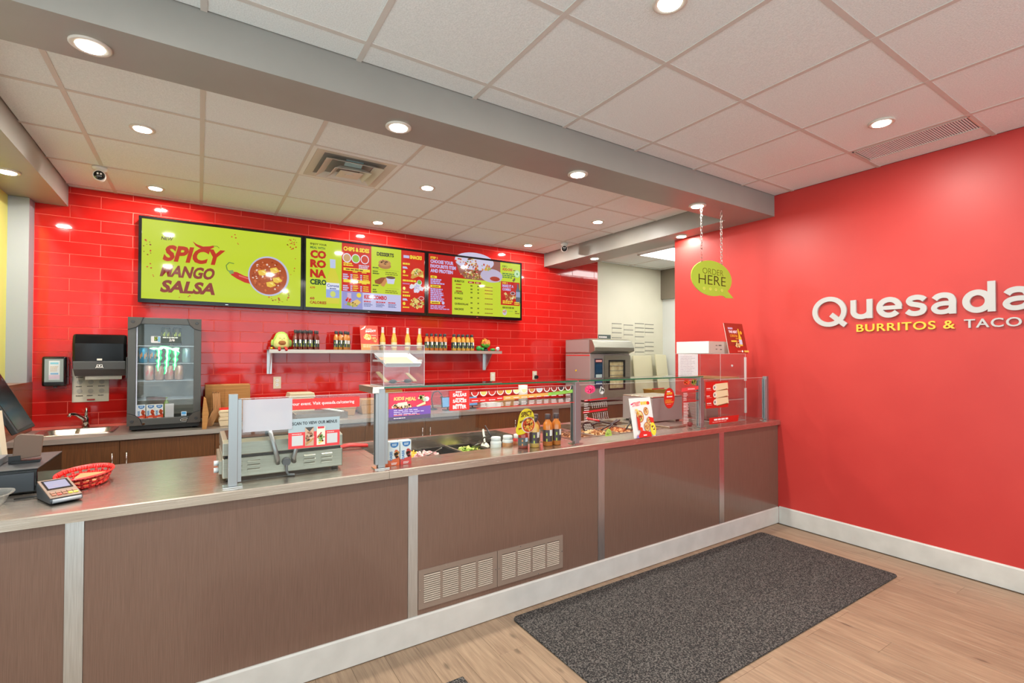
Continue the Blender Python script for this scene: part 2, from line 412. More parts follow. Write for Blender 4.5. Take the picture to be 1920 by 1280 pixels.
# floor: base slab and separate planks running away from the camera
floor = struct('floor', MB().box(XL-0.1,KX+0.1,YF-0.1,YB+0.1,-0.08,-0.005), M['floor_base'], 'pale oak vinyl plank floor')
PW=0.1524
pk=MB().chbox(-PW/2+0.0004,PW/2-0.0004,0,0.005,-0.61,0.61,0.0008).mesh('plank')   # built upright, laid flat below
for v in pk.vertices: v.co=(v.co.x, v.co.z, -v.co.y)
pk.materials.append(M['plank']); pk.flip_normals() if False else None
bm=bmesh.new(); bm.from_mesh(pk); bmesh.ops.recalc_face_normals(bm,faces=bm.faces); bm.to_mesh(pk); bm.free()
def planks(x0,x1,y0,y1,lim):
    i=0; n=0; x=x0+PW/2
    while x<x1:
        y=y0-random.choice([0.1,0.35,0.62,0.85,1.1])
        while y<y1+0.5:
            if n<lim and (y+0.61<y1+0.75):
                o=obj('plank',pk,None,floor,loc=(x,y+0.61,0)); n+=1
            y+=1.2205
        x+=PW
planks(0.13,4.13,0.15,2.30,120)
# the floor behind the counter, in the kitchen and behind the camera: out of sight, one sheet each
rest=MB(); rest.box(XL,0.13,YF,YB,-0.005,-0.0005); rest.box(0.13,XR,YF,-0.97,-0.005,-0.0005); rest.box(0.13,KX,2.87,YB,-0.005,-0.0005)
fr=obj('floor_sheet',rest,M['plank'],floor); fr['kind']='stuff'
fr=obj('bounce_floor',MB().box(XL,KX,3.05,YB,-0.0004,0.0003),M['bounce_floor'],floor); fr['kind']='stuff'  # unseen pale sheet, added to bounce light up to the rear ceiling

# walls
wb = struct('wall_back', MB().box(XL-0.12,4.862,YB,YB+0.12,0,ZC), M['grout'], 'red glazed tile back wall in running bond')
TW,THt=0.406,0.0998
full=MB().chbox(0.002,TW-0.002,-0.003,0,0.002,THt-0.002,0.0014).mesh('tile'); full.materials.append(M['tile'])
def cut_tile(w,h): 
    m=MB().chbox(0.002,w-0.002,-0.003,0,0.002,h-0.002,0.0014).mesh('tile'); m.materials.append(M['tile']); return m
tiles_hidden=MB(); cache={}; nt=0
for k in range(20):
    z1=2.727-0.0998*(k-1); z0=z1-THt
    z1c=min(z1,ZC); z0c=max(z0,0.80)
    if z1c-z0c<0.01: continue
    ph=(-0.699 if k%2==1 else -0.893)
    x=ph-TW*2
    while x<4.86:
        a=max(x,-1.104); b=min(x+TW,4.86)
        if b-a>0.01:
            hid = a>-0.40 and b<3.43 and z0c>1.88 and z1c<2.56
            if hid or nt>=300:
                tiles_hidden.chbox(a+0.0016,b-0.0016,YB-0.006,YB,z0c+0.0016,z1c-0.0016,0.0022)
            else:
                key=(round(b-a,3),round(z1c-z0c,3))
                if key==(round(TW,3),round(THt,3)): me=full
                else:
                    if key not in cache: cache[key]=cut_tile(*key)
                    me=cache[key]
                obj('tile',me,None,wb,loc=(a,YB,z0c),rot=(random.uniform(-.0022,.0022),0,random.uniform(-.0012,.0012))); nt+=1
        x+=TW
if tiles_hidden.v:
    o=obj('tile_field',tiles_hidden,M['tile'],wb); o['kind']='stuff'
struct('wall_right', MB().box(XR,XR+0.115,YF,3.319,0,ZC), M['red_wall'], 'plain bright red painted side wall with raised lettering')
struct('wall_left', MB().box(XL-0.12,XL,4.2,YB,0,ZC), M['yellow_wall'], 'lime yellow side wall behind the counter')
struct('wall_left_middle', MB().box(XL-0.12,XL,2.0,4.2,0,ZC), M['white_wall'], 'pale side wall at the left end of the counter')
wl=MB(); wl.box(XL-0.12,XL,YF,2.0,0,0.30); wl.box(XL-0.12,XL,YF,2.0,2.60,ZC); wl.box(XL-0.12,XL,YF,-2.8,0.30,2.60); wl.box(XL-0.12,XL,1.8,2.0,0.30,2.60)
struct('wall_left_front', wl, M['white_wall'], 'shop front side wall around the added left window')
win=struct('fill_window_2', MB().box(XL-0.075,XL-0.07,-2.8,1.8,0.30,2.60), M['glass'], 'unseen left window added for fill light')  # unseen window, added to let in more neutral daylight
for y in (-2.8,-1.28,0.24,1.76): obj('window_frame',MB().box(XL-0.11,XL-0.03,y,y+0.04,0.30,2.60),M['alu'],win)
struct('wall_kitchen_back', MB().box(4.862,KX+0.12,YB,YB+0.12,0,ZC), M['cream'], 'cream kitchen wall beyond the opening')
struct('wall_kitchen_right', MB().box(KX,KX+0.12,1.0,YB,0,ZC), M['white_wall'], 'pale kitchen side wall')
struct('wall_kitchen_front', MB().box(XR+0.115,KX,1.0,1.1,0,ZC), M['cream'], 'cream kitchen wall facing the back wall')
wf=MB(); wf.box(XL,XR,YF-0.12,YF,0,0.30); wf.box(XL,XR,YF-0.12,YF,2.60,ZC); wf.box(XL,-1.0,YF-0.12,YF,0.30,2.60); wf.box(3.9,XR,YF-0.12,YF,0.30,2.60)
struct('wall_front', wf, M['white_wall'], 'shop front wall around the display window')
win=struct('window_1', MB().box(-1.0,3.9,YF-0.075,YF-0.07,0.30,2.60), M['glass'], 'wide shop window')
for x in (-1.0,0.62,2.24,3.86): obj('window_frame',MB().box(x,x+0.04,YF-0.11,YF-0.03,0.30,2.60),M['alu'],win)
# column, wainscot
struct('trim_1', MB().box(XL,-1.105,5.13,YB-0.001,0,2.61), M['grey_light'], 'pale grey boxed column in the corner')
struct('trim_2', MB().box(XL,-1.10,2.9,5.262,0,1.195), M['walnut'], 'glossy brown wood wainscot panel on the left')
# beams
struct('trim_3', MB().box(XL,XR,2.28,2.585,2.600,ZC+0.004), M['grey_paint'], 'long grey bulkhead beam above the counter')
struct('trim_4', MB().box(XL,-0.905,2.585,YB,2.612,ZC+0.004), M['grey_paint'], 'grey bulkhead along the left wall')
struct('trim_5', MB().box(3.895,4.25,2.585,YB,2.600,ZC+0.004), M['grey_paint'], 'grey bulkhead over the kitchen opening')
struct('trim_6', MB().box(6.215,KX,4.30,YB,2.31,ZC), mat('taupe_duct_paint',(128,118,102),0.5), 'taupe boxed duct in the kitchen corner')
# baseboards
bs=MB(); bs.prism([(XR,0),(XR-0.014,0),(XR-0.014,0.132),(XR-0.009,0.141),(XR,0.141)],YF,2.25,'y')
struct('baseboard_right', bs, M['white_trim'], 'white baseboard along the red wall')

# ceiling: backing slab, lay-in tiles and tee bars
ceil=struct('ceiling', MB().box(XL-0.1,KX+0.1,YF-0.1,YB+0.1,ZC+0.006,ZC+0.1), M['ceil_void'], 'suspended ceiling of square speckled tiles')
G=0.6096; GX0=0.004; GY0=1.519
tm={}
def ctile(x0,x1,y0,y1):
    key=(round(x1-x0,3),round(y1-y0,3))
    if key not in tm:
        c=0.003; m=MB(); a,b=key
        m.add([(0,0,0.012),(a,0,0.012),(a,b,0.012),(0,b,0.012),(0,0,c),(a,0,c),(a,b,c),(0,b,c),(c,c,0),(a-c,c,0),(a-c,b-c,0),(c,b-c,0)],
              [(0,1,2,3),(8,9,10,11),(0,1,5,4),(1,2,6,5),(2,3,7,6),(3,0,4,7),(4,5,9,8),(5,6,10,9),(6,7,11,10),(7,4,8,11)],False)
        tm[key]=m.mesh('ceiling_tile'); tm[key].materials.append(M['ceil_tile'])
    obj('ceiling_tile',tm[key],None,ceil,loc=(x0,y0,ZC))
VENT=(0.6136,1.2232,3.348,3.9576)      # diffuser takes one tile
def field(xa,xb,ya,yb):
    i0=math.floor((xa-GX0)/G); j0=math.floor((ya-GY0)/G)
    i=i0
    while GX0+i*G<xb-1e-3:
        j=j0
        while GY0+j*G<yb-1e-3:
            x0=max(GX0+i*G,xa)+0.004; x1=min(GX0+(i+1)*G,xb)-0.004; y0=max(GY0+j*G,ya)+0.004; y1=min(GY0+(j+1)*G,yb)-0.004
            if x1-x0>0.02 and y1-y0>0.02:
                cx,cy=(x0+x1)/2,(y0+y1)/2
                if VENT[0]<cx<VENT[1] and VENT[2]<cy<VENT[3]: pass
                elif cx>3.66 and cx<XR and 0.91<cy<1.51: ctile(3.945,x1,y0,y1)
                else: ctile(x0,x1,y0,y1)
            j+=1
        i+=1
    bw=0.012
    i=i0
    while GX0+i*G<xb-0.02:
        x=GX0+i*G
        if x>xa+0.01: obj('tee_bar',MB().box(x-bw,x+bw,ya,yb,ZC-0.003,ZC+0.004),M['tee'],ceil)
        i+=1
    j=j0
    while GY0+j*G<yb-0.02:
        y=GY0+j*G
        if y>ya+0.01: obj('tee_bar',MB().box(xa,xb,y-bw,y+bw,ZC-0.0024,ZC+0.004),M['tee'],ceil)
        j+=1
field(XL,XR,-0.92,2.28)
field(-0.905,3.895,2.585,YB)
field(4.25,KX,3.35,YB)
rest=MB(); rest.box(XL,XR,YF,-0.92,ZC,ZC+0.005); rest.box(4.25,KX,1.0,3.35,ZC,ZC+0.005)
o=obj('ceiling_sheet',rest,M['ceil_tile'],ceil); o['kind']='stuff'

# ------------------------------------------------------------------ recessed lamps
def lamp_parts(root):
    obj('trim_ring',MB().lathe([(0.047,0.004),(0.047,-0.004),(0.062,-0.006),(0.066,-0.003),(0.066,0.002)],28,cap=False),M['lamp_ring'],root)
    obj('diffuser',MB().lathe([(0.0001,-0.001),(0.048,-0.001)],28,cap=False),M['lamp_glow'],root)
    L=bpy.data.lights.new('lamp_light','AREA'); L.shape='DISK'; L.size=0.085; L.energy=LAMP_W; L.color=(1.0,0.94,0.86)
    lo=bpy.data.objects.new('lamp_light',L); COL.objects.link(lo); lo.parent=root; lo.location=(0,0,-0.0075)
    lo.visible_camera=True
spots=[((-0.363,2.445,2.600),'recessed warm lamp at the left end of the long grey beam','lamps in the grey beam'),
 ((0.865,2.445,2.600),'recessed warm lamp in the long beam, second from its left end','lamps in the grey beam'),
 ((2.083,2.445,2.600),'recessed warm lamp in the long beam, third from its left end','lamps in the grey beam'),
 ((3.319,2.445,2.600),'recessed warm lamp in the long beam beside the chains of the order sign','lamps in the grey beam'),
 ((-0.300,3.67,ZC),'recessed lamp in the ceiling tiles nearest the left bulkhead, front row','lamps in the rear ceiling'),
 ((-0.312,4.92,ZC),'recessed lamp close to the back wall above the left end of the first menu screen','lamps in the rear ceiling'),
 ((1.553,3.697,ZC),'recessed lamp in the tile right beside the square air diffuser','lamps in the rear ceiling'),
 ((1.535,4.94,ZC),'recessed lamp close to the back wall above the middle menu screen','lamps in the rear ceiling'),
 ((3.413,3.694,ZC),'recessed lamp in the rear ceiling nearest the kitchen bulkhead, front row','lamps in the rear ceiling'),
 ((3.414,4.95,ZC),'recessed lamp close to the back wall above the right menu screen','lamps in the rear ceiling'),
 ((1.521,1.240,ZC),'recessed lamp at the top edge of the picture in the front ceiling','lamps in the front ceiling'),
 ((3.355,1.216,ZC),'recessed lamp in front ceiling beside the long grille','lamps in the front ceiling'),
 ((-1.070,4.467,2.612),'recessed lamp under the left wall bulkhead','lamps in the side bulkheads'),
 ((4.030,3.155,2.600),'recessed lamp under the kitchen bulkhead at the red wall corner','lamps in the side bulkheads'),
 ((4.060,4.452,2.600),'recessed lamp under the kitchen bulkhead near the tiled wall','lamps in the side bulkheads'),
 ((-0.30,1.240,ZC),'recessed lamp in front ceiling near the left wall','lamps in the front ceiling'),
 ((3.355,-0.90,ZC),'unseen recessed lamp added behind the viewer near the red wall','lamps in the front ceiling'),  # this lamp and the next are unseen, added to light the room
 ((1.521,-0.90,ZC),'unseen recessed lamp added behind the viewer in mid ceiling','lamps in the front ceiling')]
lamp0=None
for loc,lab,grp in spots:
    if lamp0 is None:
        lamp0=thing('ceiling_lamp',lab,'light',(loc[0],loc[1],loc[2]-0.004),0,grp); lamp_parts(lamp0)
    else:
        d=dup(lamp0,(loc[0],loc[1],loc[2]-0.004),label=lab); d['group']=grp
        if loc[0]>4:                                  # the two small lamps beside the wall are dimmer
            for c in kids(d):
                if c.type=='LIGHT': c.data=c.data.copy(); c.data.energy=LAMP_W*0.3
# kitchen light panel
t=thing('light_panel','bright white rectangular light panel in the kitchen ceiling','light',(5.0,4.03,ZC-0.004))
f=MB(); f.box(0,1.2,0,0.02,-0.004,0.004); f.box(0,1.2,0.58,0.6,-0.004,0.004); f.box(0,0.02,0,0.6,-0.004,0.004); f.box(1.18,1.2,0,0.6,-0.004,0.004)
obj('frame',f,M['white'],t); obj('diffuser',MB().box(0.02,1.18,0.02,0.58,-0.001,0.002),M['troffer_glow'],t)
L=bpy.data.lights.new('panel_light','AREA'); L.shape='RECTANGLE'; L.size=1.1; L.size_y=0.5; L.energy=TROFFER_W; L.color=(1,0.97,0.92)
lo=bpy.data.objects.new('panel_light',L); COL.objects.link(lo); lo.parent=t; lo.location=(0.6,0.3,-0.008)
# square diffuser with loose cone and a cloudy deflector
t=thing('air_diffuser','square stepped ceiling air diffuser with its inner cone hanging loose','vent',(0.9184,3.653,ZC))
def cone_ring(r0,r1,z0,z1,th=0.003):
    m=MB(); v=[]
    for r,z in ((r0,z0),(r1,z1)):
        v+=[(-r,-r,z),(r,-r,z),(r,r,z),(-r,r,z)]
    for r,z in ((r0,z0+th),(r1,z1+th)):
        v+=[(-r,-r,z),(r,-r,z),(r,r,z),(-r,r,z)]
    fs=[]
    for i in range(4):
        j=(i+1)%4; fs+=[(i,j,4+j,4+i),(8+i,8+j,12+j,12+i),(i,j,8+j,8+i),(4+i,4+j,12+j,12+i)]
    return m.add(v,fs,False)
fm=MB()
for a,b,c,d in ((-0.30,0.30,-0.30,-0.272),(-0.30,0.30,0.272,0.30),(-0.30,-0.272,-0.272,0.272),(0.272,0.30,-0.272,0.272)): fm.box(a,b,c,d,-0.004,0.004)
obj('frame',fm,M['white'],t)
obj('neck',MB().lathe([(0.26,0.004),(0.15,0.0055),(0.001,0.0055)],24,cap=False),mat('grey_duct',(140,138,132),0.5),t)
m_=mat('off_white_diffuser_metal',(206,198,184),0.4)
obj('outer_cone',cone_ring(0.215,0.271,0.002,-0.006),m_,t)
obj('middle_cone',cone_ring(0.145,0.200,0.000,-0.028),m_,t)
ic=obj('inner_cone',cone_ring(0.080,0.130,-0.010,-0.046),m_,t); 
ip=obj('centre_plate',MB().box(-0.080,0.080,-0.080,0.080,-0.044,-0.040).cyl((0,0.0,-0.049),0.032,0.006,18),m_,t)
for x in (ic,ip): x.rotation_euler=(0.05,-0.03,0)
obj('deflector_flap',MB().box(-0.06,0.06,-0.16,-0.09,-0.040,-0.036),mat('pale_blue_plastic',(170,196,196),0.3),t,rot=(-0.25,0,0))
# linear grille in the front ceiling
t=thing('ceiling_grille','long narrow slatted ceiling grille beside the red wall','vent',(3.69,0.912,ZC))
obj('backing',MB().box(0,0.25,0,0.592,0.003,0.0055),M['dark_steel'],t)
f=MB(); f.box(0,0.25,0,0.008,-0.003,0.003); f.box(0,0.25,0.584,0.592,-0.003,0.003); f.box(0,0.008,0,0.592,-0.003,0.003); f.box(0.242,0.25,0,0.592,-0.003,0.003)
obj('frame',f,M['lamp_ring'],t)
sl=MB().prism([(0,0.0029),(0.004,0.0029),(0.0065,0.0),(0.002,0.0)],0.008,0.242,'x').mesh('slat')
sl.materials.append(M['white'])
for k in range(46): obj('slat',sl,None,t,loc=(0,0.008+k*0.0125,0))
# ceiling cameras
def ceiling_cam(loc,lab,tilt,rz):
    t=thing('security_camera',lab,'camera',loc,rz,'security cameras on the ceiling')
    obj('mount',MB().lathe([(0.045,0),(0.046,-0.012),(0.040,-0.022),(0.02,-0.026)],20),M['white'],t)
    obj('arm',MB().tube([(0,0,-0.02),(0,-0.005,-0.045),(0,-0.01,-0.065)],0.013,10),M['white'],t)
    m=MB(); m.X=Matrix.Translation((0,-0.012,-0.068))@Matrix.Rotation(tilt,4,'X')
    m.lathe([(0.030,0.05),(0.036,0.03),(0.038,-0.035),(0.036,-0.042),(0.033,-0.042)],22,axis='y',cap=True)
    h=obj('housing',m,M['white'],t)
    m=MB(); m.X=Matrix.Translation((0,-0.012,-0.068))@Matrix.Rotation(tilt,4,'X'); m.lathe([(0.032,-0.041),(0.032,-0.044),(0.001,-0.045)],22,axis='y'); lens=obj('lens_cover',m,M['black_gloss'],t)
    m=MB(); m.X=Matrix.Translation((0,-0.012,-0.068))@Matrix.Rotation(tilt,4,'X'); m.cyl((-0.009,-0.046,0.012),0.006,0.001,12,'y'); m.cyl((0.009,-0.046,0.012),0.006,0.001,12,'y'); obj('infrared_lamp',m,M['white'],lens)
    m=MB(); m.X=Matrix.Translation((0,-0.012,-0.068))@Matrix.Rotation(tilt,4,'X'); m.box(-0.014,0.014,-0.047,-0.045,-0.010,0.001); obj('lens_window',m,M['grey_plastic'],lens)
ceiling_cam((-0.622,4.60,ZC-0.003),'white bullet security camera on ceiling above the soap dispenser',0.12,0.10)
ceiling_cam((3.735,4.64,ZC-0.003),'small white security camera on the ceiling beside the kitchen bulkhead',0.15,-0.62)

# floor mats
def mat_mesh(x0,x1,y0,y1,z,r):
    P=[]
    for cx,cy,a in ((x1-r,y1-r,0),(x0+r,y1-r,90),(x0+r,y0+r,180),(x1-r,y0+r,270)):
        for i in range(6): P.append((cx+r*math.cos(math.radians(a+i*18)),cy+r*math.sin(math.radians(a+i*18))))
    return MB().prism(P,0.0006,z,'z')
o=obj('door_mat',mat_mesh(1.415,3.777,1.298,2.205,0.009,0.035),M['mat'],bevel=0.003); tag(o,'large charcoal fibre floor mat in front of the counter','mat')
o=obj('door_mat',mat_mesh(0.02,0.980,1.0,1.918,0.009,0.006),M['mat'],bevel=0.003); tag(o,'second dark mat with only a corner at the bottom edge','mat')
# ================================================================== FRONT COUNTER
ZT=0.865
t=thing('service_counter','long brown laminate service counter with steel strips along the front','counter',(0,0,0))
obj('carcass',MB().box(-1.1,4.13,2.275,3.04,0.02,0.70),M['cabinet'],t)
cuts=[-1.1,-0.385,-0.335,0.857,0.906,2.088,2.142,3.316,3.376,4.133]
for i in range(len(cuts)-1):
    a,b=cuts[i],cuts[i+1]
    if i%2==0: obj('panel',MB().box(a+0.0008,b-0.0008,2.262,2.275,0.0,0.826),M['laminate'],t)
    else: obj('steel_strip',MB().box(a,b,2.2595,2.275,0.0,0.826),M['steel_v'],t,label='vertical brushed steel strip')
obj('kick_board',MB().prism([(2.2618,0.004),(2.2518,0.004),(2.2518,0.130),(2.2558,0.1375),(2.2618,0.1375)],-1.1,4.12,'x'),M['white_trim'],t,label='white kick board')
# worktop with two wells cut into it
wt=thing('front_worktop','continuous stainless steel top of the front counter','worktop',(0,0,0))
Wl=(0.80,1.82,2.462,3.05); Wr=(2.02,2.92,2.44,3.02)
m=MB(); z0,z1=0.827,ZT
m.prism([(2.24,z0),(2.24,z1-0.004),(2.244,z1),(Wl[2],z1),(Wl[2],z0)],0.757,1.96,'x')
m.box(0.757,Wl[0],Wl[2],3.09,z0,z1); m.box(Wl[1],1.96,Wl[2],3.09,z0,z1); m.box(Wl[0],Wl[1],Wl[3],3.09,z0,z1)
obj('top_sheet',m,M['steel'],wt)
m=MB(); m.prism([(2.24,z0),(2.24,z1-0.004),(2.244,z1),(3.09,z1),(3.09,z0)],-1.1,0.7555,'x'); obj('top_sheet',m,M['steel'],wt)
m=MB(); m.prism([(2.24,z0),(2.24,z1-0.004),(2.244,z1),(Wr[2],z1),(Wr[2],z0)],1.9615,4.133,'x')
m.box(1.9615,Wr[0],Wr[2],3.09,z0,z1); m.box(Wr[1],4.133,Wr[2],3.09,z0,z1); m.box(Wr[0],Wr[1],Wr[3],3.09,z0,z1)
obj('top_sheet',m,M['steel'],wt)
def well(x0,x1,y0,y1,d):
    m=MB(); q=0.003
    m.box(x0,x0+q,y0,y1,ZT-d,ZT-0.001); m.box(x1-q,x1,y0,y1,ZT-d,ZT-0.001); m.box(x0,x1,y0,y0+q,ZT-d,ZT-0.001); m.box(x0,x1,y1-q,y1,ZT-d,ZT-0.001); m.box(x0,x1,y0,y1,ZT-d-q,ZT-d)
    return m
obj('cold_well',well(*Wl,0.14),M['steel'],wt,label='cold well lining'); obj('hot_well',well(*Wr,0.12),M['steel'],wt,label='hot well lining')
# pans ---------------------------------------------------------------
def pan(x0,x1,y0,y1,zt,d,mt,lab,grp,parts=None):
    t=thing('food_pan',lab,'pan',((x0+x1)/2,(y0+y1)/2,zt-d),0,grp); w,h=(x1-x0)/2,(y1-y0)/2; q=0.003
    m=MB(); m.box(-w+.012,w-.012,-h+.012,h-.012,0,q)
    m.box(-w+.012,-w+.012+q,-h+.012,h-.012,0,d); m.box(w-.012-q,w-.012,-h+.012,h-.012,0,d); m.box(-w+.012,w-.012,-h+.012,-h+.012+q,0,d); m.box(-w+.012,w-.012,h-.012-q,h-.012,0,d)
    obj('tub',m,mt,t)
    m=MB(); m.box(-w,w,-h,-h+.014,d-.002,d+.002); m.box(-w,w,h-.014,h,d-.002,d+.002); m.box(-w,-w+.014,-h+.014,h-.014,d-.002,d+.002); m.box(w-.014,w,-h+.014,h-.014,d-.002,d+.002)
    obj('rim',m,mt,t); return t
def food(name,lab,x0,x1,y0,y1,z,n,size,cols,heap=0.02,seed=1):
    r=random.Random(seed); m=MB()
    for i in range(n):
        x,y=r.uniform(x0,x1),r.uniform(y0,y1); u=min((x-x0)/(x1-x0),(x1-x)/(x1-x0))*2; v=min((y-y0)/(y1-y0),(y1-y)/(y1-y0))*2
        zz=z+heap*min(1,2*u)*min(1,2*v)*r.uniform(0.4,1); s=size*r.uniform(0.6,1.2)
        m.X=Matrix.Translation((x,y,zz))@Euler((r.uniform(0,3),r.uniform(0,3),r.uniform(0,3))).to_matrix().to_4x4(); m.col=lin(r.choice(cols))
        m.box(-s,s,-s*.7,s*.7,-s*.6,s*.6)
    m.X=None; m.col=lin(cols[0]); m.box(x0,x1,y0,y1,z-0.010,z)
    o=obj(name,m,M['print_matt']); tag(o,lab,'food',kind='stuff'); return o
# cold well: two rows of pans
xs=[0.806,1.008,1.212,1.414,1.616,1.814]
names=['first','second','third','fourth','fifth']
for i in range(5):
    for j,(ya,yb) in enumerate(((2.468,2.755),(2.758,3.044))):
        pan(xs[i]+.002,xs[i+1]-.002,ya,yb,0.788,0.056,M['black'],'black food pan in the cold well, %s from the left in the %s row'%(names[i],('front','back')[j]),'black pans in the cold well')
food('diced_onion','pile of pale pink diced onion in a front pan of the cold well',1.03,1.19,2.50,2.72,0.800,300,0.008,[(236,190,186),(226,160,168),(240,206,196)],0.052,3)
food('yellow_corn','yellow corn kernels in a back pan of the cold well',1.03,1.19,2.79,3.0,0.772,220,0.006,[(240,200,60),(244,214,90),(226,176,40)],0.03,4)
food('sliced_jalapeno','green and yellow sliced peppers in the cold well',1.44,1.60,2.80,3.0,0.760,150,0.009,[(150,180,60),(226,220,120),(96,130,40)],0.028,5)
food('brown_beans','dark beans in the left pan of the cold well',0.83,0.985,2.79,3.0,0.757,200,0.006,[(60,38,24),(84,52,30)],0.02,6)
# divider bars and serving spoons
for i,x in enumerate((1.010,1.414)):
    o=obj('divider_bar',MB().box(x-0.006,x+0.006,2.466,3.045,0.7915,0.796),M['steel'],bevel=0.001); tag(o,'%s steel divider bar across the cold well'%('left','right')[i],'divider','divider bars')
def spoon(base,tip,w,lab,mt=None,holes=False):
    a,b=Vector(base),Vector(tip); t=thing('serving_spoon',lab,'spoon',base)
    d=b-a; L=d.length; m=MB(); m.X=d.to_track_quat('Z','Y').to_matrix().to_4x4()
    m.box(-w/2,w/2,-0.0015,0.0015,0.0,L-0.01); m.lathe([(0.0001,-0.0015),(w/2,-0.0015),(w/2,0.0015),(0.0001,0.0015)],14,(0,0,L-0.01),axis='y'); obj('handle',m,mt or M['steel_grill'],t)
    m=MB(); m.X=d.to_track_quat('Z','Y').to_matrix().to_4x4(); m.lathe([(0.0001,-0.012),(0.02,-0.010),(0.032,0.0),(0.030,0.002),(0.001,-0.008)],16,(0,-0.01,-0.028),axis='y'); obj('bowl',m,mt or M['steel_grill'],t)
    return t
spoon((1.075,2.56,0.842),(1.135,2.485,0.895),0.022,'flat steel spoon handle leaning over the pink onion')
spoon((1.50,2.60,0.836),(1.503,2.515,0.885),0.018,'upright steel spoon handle in middle of the cold well')
spoon((1.545,2.80,0.843),(1.56,2.745,0.885),0.022,'short steel scoop handle behind the sliced peppers')
spoon((1.66,2.93,0.812),(1.680,2.99,0.895),0.013,'tall steel spoon handle at the back of the cold well')
t=thing('black_ladle','black ladle leaning in the back right pan of the cold well','ladle',(1.74,2.94,0.81))
obj('handle',MB().tube([(0,0,0.005),(-0.015,0.04,0.05),(-0.03,0.075,0.10)],0.006,8),M['black'],t); obj('bowl',MB().lathe([(0.002,0),(0.025,0.004),(0.036,0.016),(0.034,0.016),(0.022,0.006),(0.001,0.003)],16),M['black'],t)
# jars of sauce at the right end of the cold well
for x,y,c,lab in ((1.487,2.49,(238,236,224),'white squat squeeze tub standing at the front of the cold well'),(1.572,2.493,(216,150,96),'pale orange sauce jar with white lid beside the white tub'),(1.653,2.50,(212,120,60),'orange sauce jar with red banded white lid nearest the salsa bottles')):
    t=thing('sauce_jar',lab,'jar',(x,y,0.832))
    obj('body',MB().lathe([(0.030,0),(0.033,0.004),(0.033,0.060),(0.027,0.070)],18),mat('sauce',c,0.3),t)
    obj('lid',MB().lathe([(0.028,0.0705),(0.029,0.072),(0.029,0.090),(0.026,0.092)],18),M['white'],t)
    obj('band',MB().lathe([(0.0335,0.052),(0.0335,0.060),(0.0276,0.0702)],18,cap=False),M['white'] if x<1.6 else M['red_plastic'],t)
o=obj('tomato_wedge',MB().sphere((0.62,2.92,0.883),0.03,12,8,(1.5,0.7,0.6)),M['red_plastic']) if False else None
t=thing('red_tongs','red silicone tipped tongs lying on the worktop beyond the grill','tongs',(0.735,2.86,0.866))
obj('arm',MB().tube([(-0.10,0,0.010),(0.0,0.008,0.020),(0.10,0,0.012)],0.010,8),M['red_plastic'],t); obj('arm',MB().tube([(-0.10,0.02,0.010),(0.0,0.03,0.022),(0.10,0.018,0.012)],0.010,8),M['red_plastic'],t)
# hot well
hx=[2.026,2.25,2.47,2.69,2.914]
hc=[((150,96,54),(186,130,84),(120,72,40)),((196,150,96),(222,190,140),(170,112,66)),((206,120,70),(230,170,110),(170,80,40)),((222,206,170),(236,222,190),(206,180,130))]
hn=['shredded_beef','pulled_chicken','seasoned_mince','steamed_rice']
hl=['brown shredded meat in the left pans of the hot well','pale pulled chicken in the hot well','orange seasoned mince in the hot well','pale rice in the right pans of the hot well']
for i in range(4):
    for j,(ya,yb) in enumerate(((2.446,2.728),(2.731,3.014))):
        pan(hx[i]+.002,hx[i+1]-.002,ya,yb,0.866,0.075,M['steel'],'steel food pan in the hot well, %s from the left in the %s row'%(names[i],('front','back')[j]),'steel pans in the hot well')
    food(hn[i],hl[i],hx[i]+.02,hx[i+1]-.02,2.464,2.710,0.835,170,0.011,hc[i],0.035,20+i)
t=thing('slotted_spoon','black perforated spoon resting across the hot well','spoon',(2.36,2.62,0.868))
m=MB(); m.X=Matrix.Rotation(-0.5,4,'X'); m.lathe([(0.045,-0.0015),(0.045,0.0015)],18,(0,0.02,0.035),axis='y',sx=1.25)
obj('bowl',m,M['dark_steel'],t); obj('handle',MB().tube([(0.03,0.03,0.04),(0.09,0.05,0.045),(0.16,0.07,0.04)],0.007,8),M['black'],t)
m=MB(); m.X=Matrix.Rotation(-0.5,4,'X')
for a in range(-3,4):
    for b in range(-2,3):
        if abs(a)*0.012<0.05 and a*a/16+b*b/7<1: m.cyl((a*0.012,0.0175,0.035+b*0.012),0.0035,0.0008,8,'y')
obj('hole_pattern',m,M['paper'],t)
def tongs(loc,rz,lab,mt,red=False):
    t=thing('serving_tongs',lab,'tongs',loc,rz)
    for s in (-1,1):
        obj('arm',MB().tube([(0,s*0.004,0.035),(-0.07,s*0.016,0.02),(-0.13,s*0.022,0.008)],0.006,7),mt,t)
        obj('grip',MB().tube([(0.0,s*0.004,0.036),(0.03,s*0.006,0.042),(0.10,s*0.012,0.055)],0.008,7),M['red_rubber'] if red else mt,t)
tongs((2.56,2.62,0.868),0.35,'black tongs with raised jaws in middle of the hot well',M['black'])
tongs((2.60,2.80,0.868),2.6,'red handled tongs at the back of the hot well',M['dark_steel'],True)
tongs((2.73,2.60,0.868),0.7,'dark tongs behind the white taco card',M['dark_steel'])
t=thing('red_spatula','red handled spatula sticking up beside the steel box','spatula',(2.80,2.50,0.867))
obj('handle',MB().tube([(-0.03,-0.02,0.002),(0.01,0.02,0.04),(0.05,0.05,0.078)],0.0075,8),M['red_rubber'],t); obj('blade',MB().box(-0.10,-0.03,-0.05,0.0,0.0,0.002),M['steel'],t)
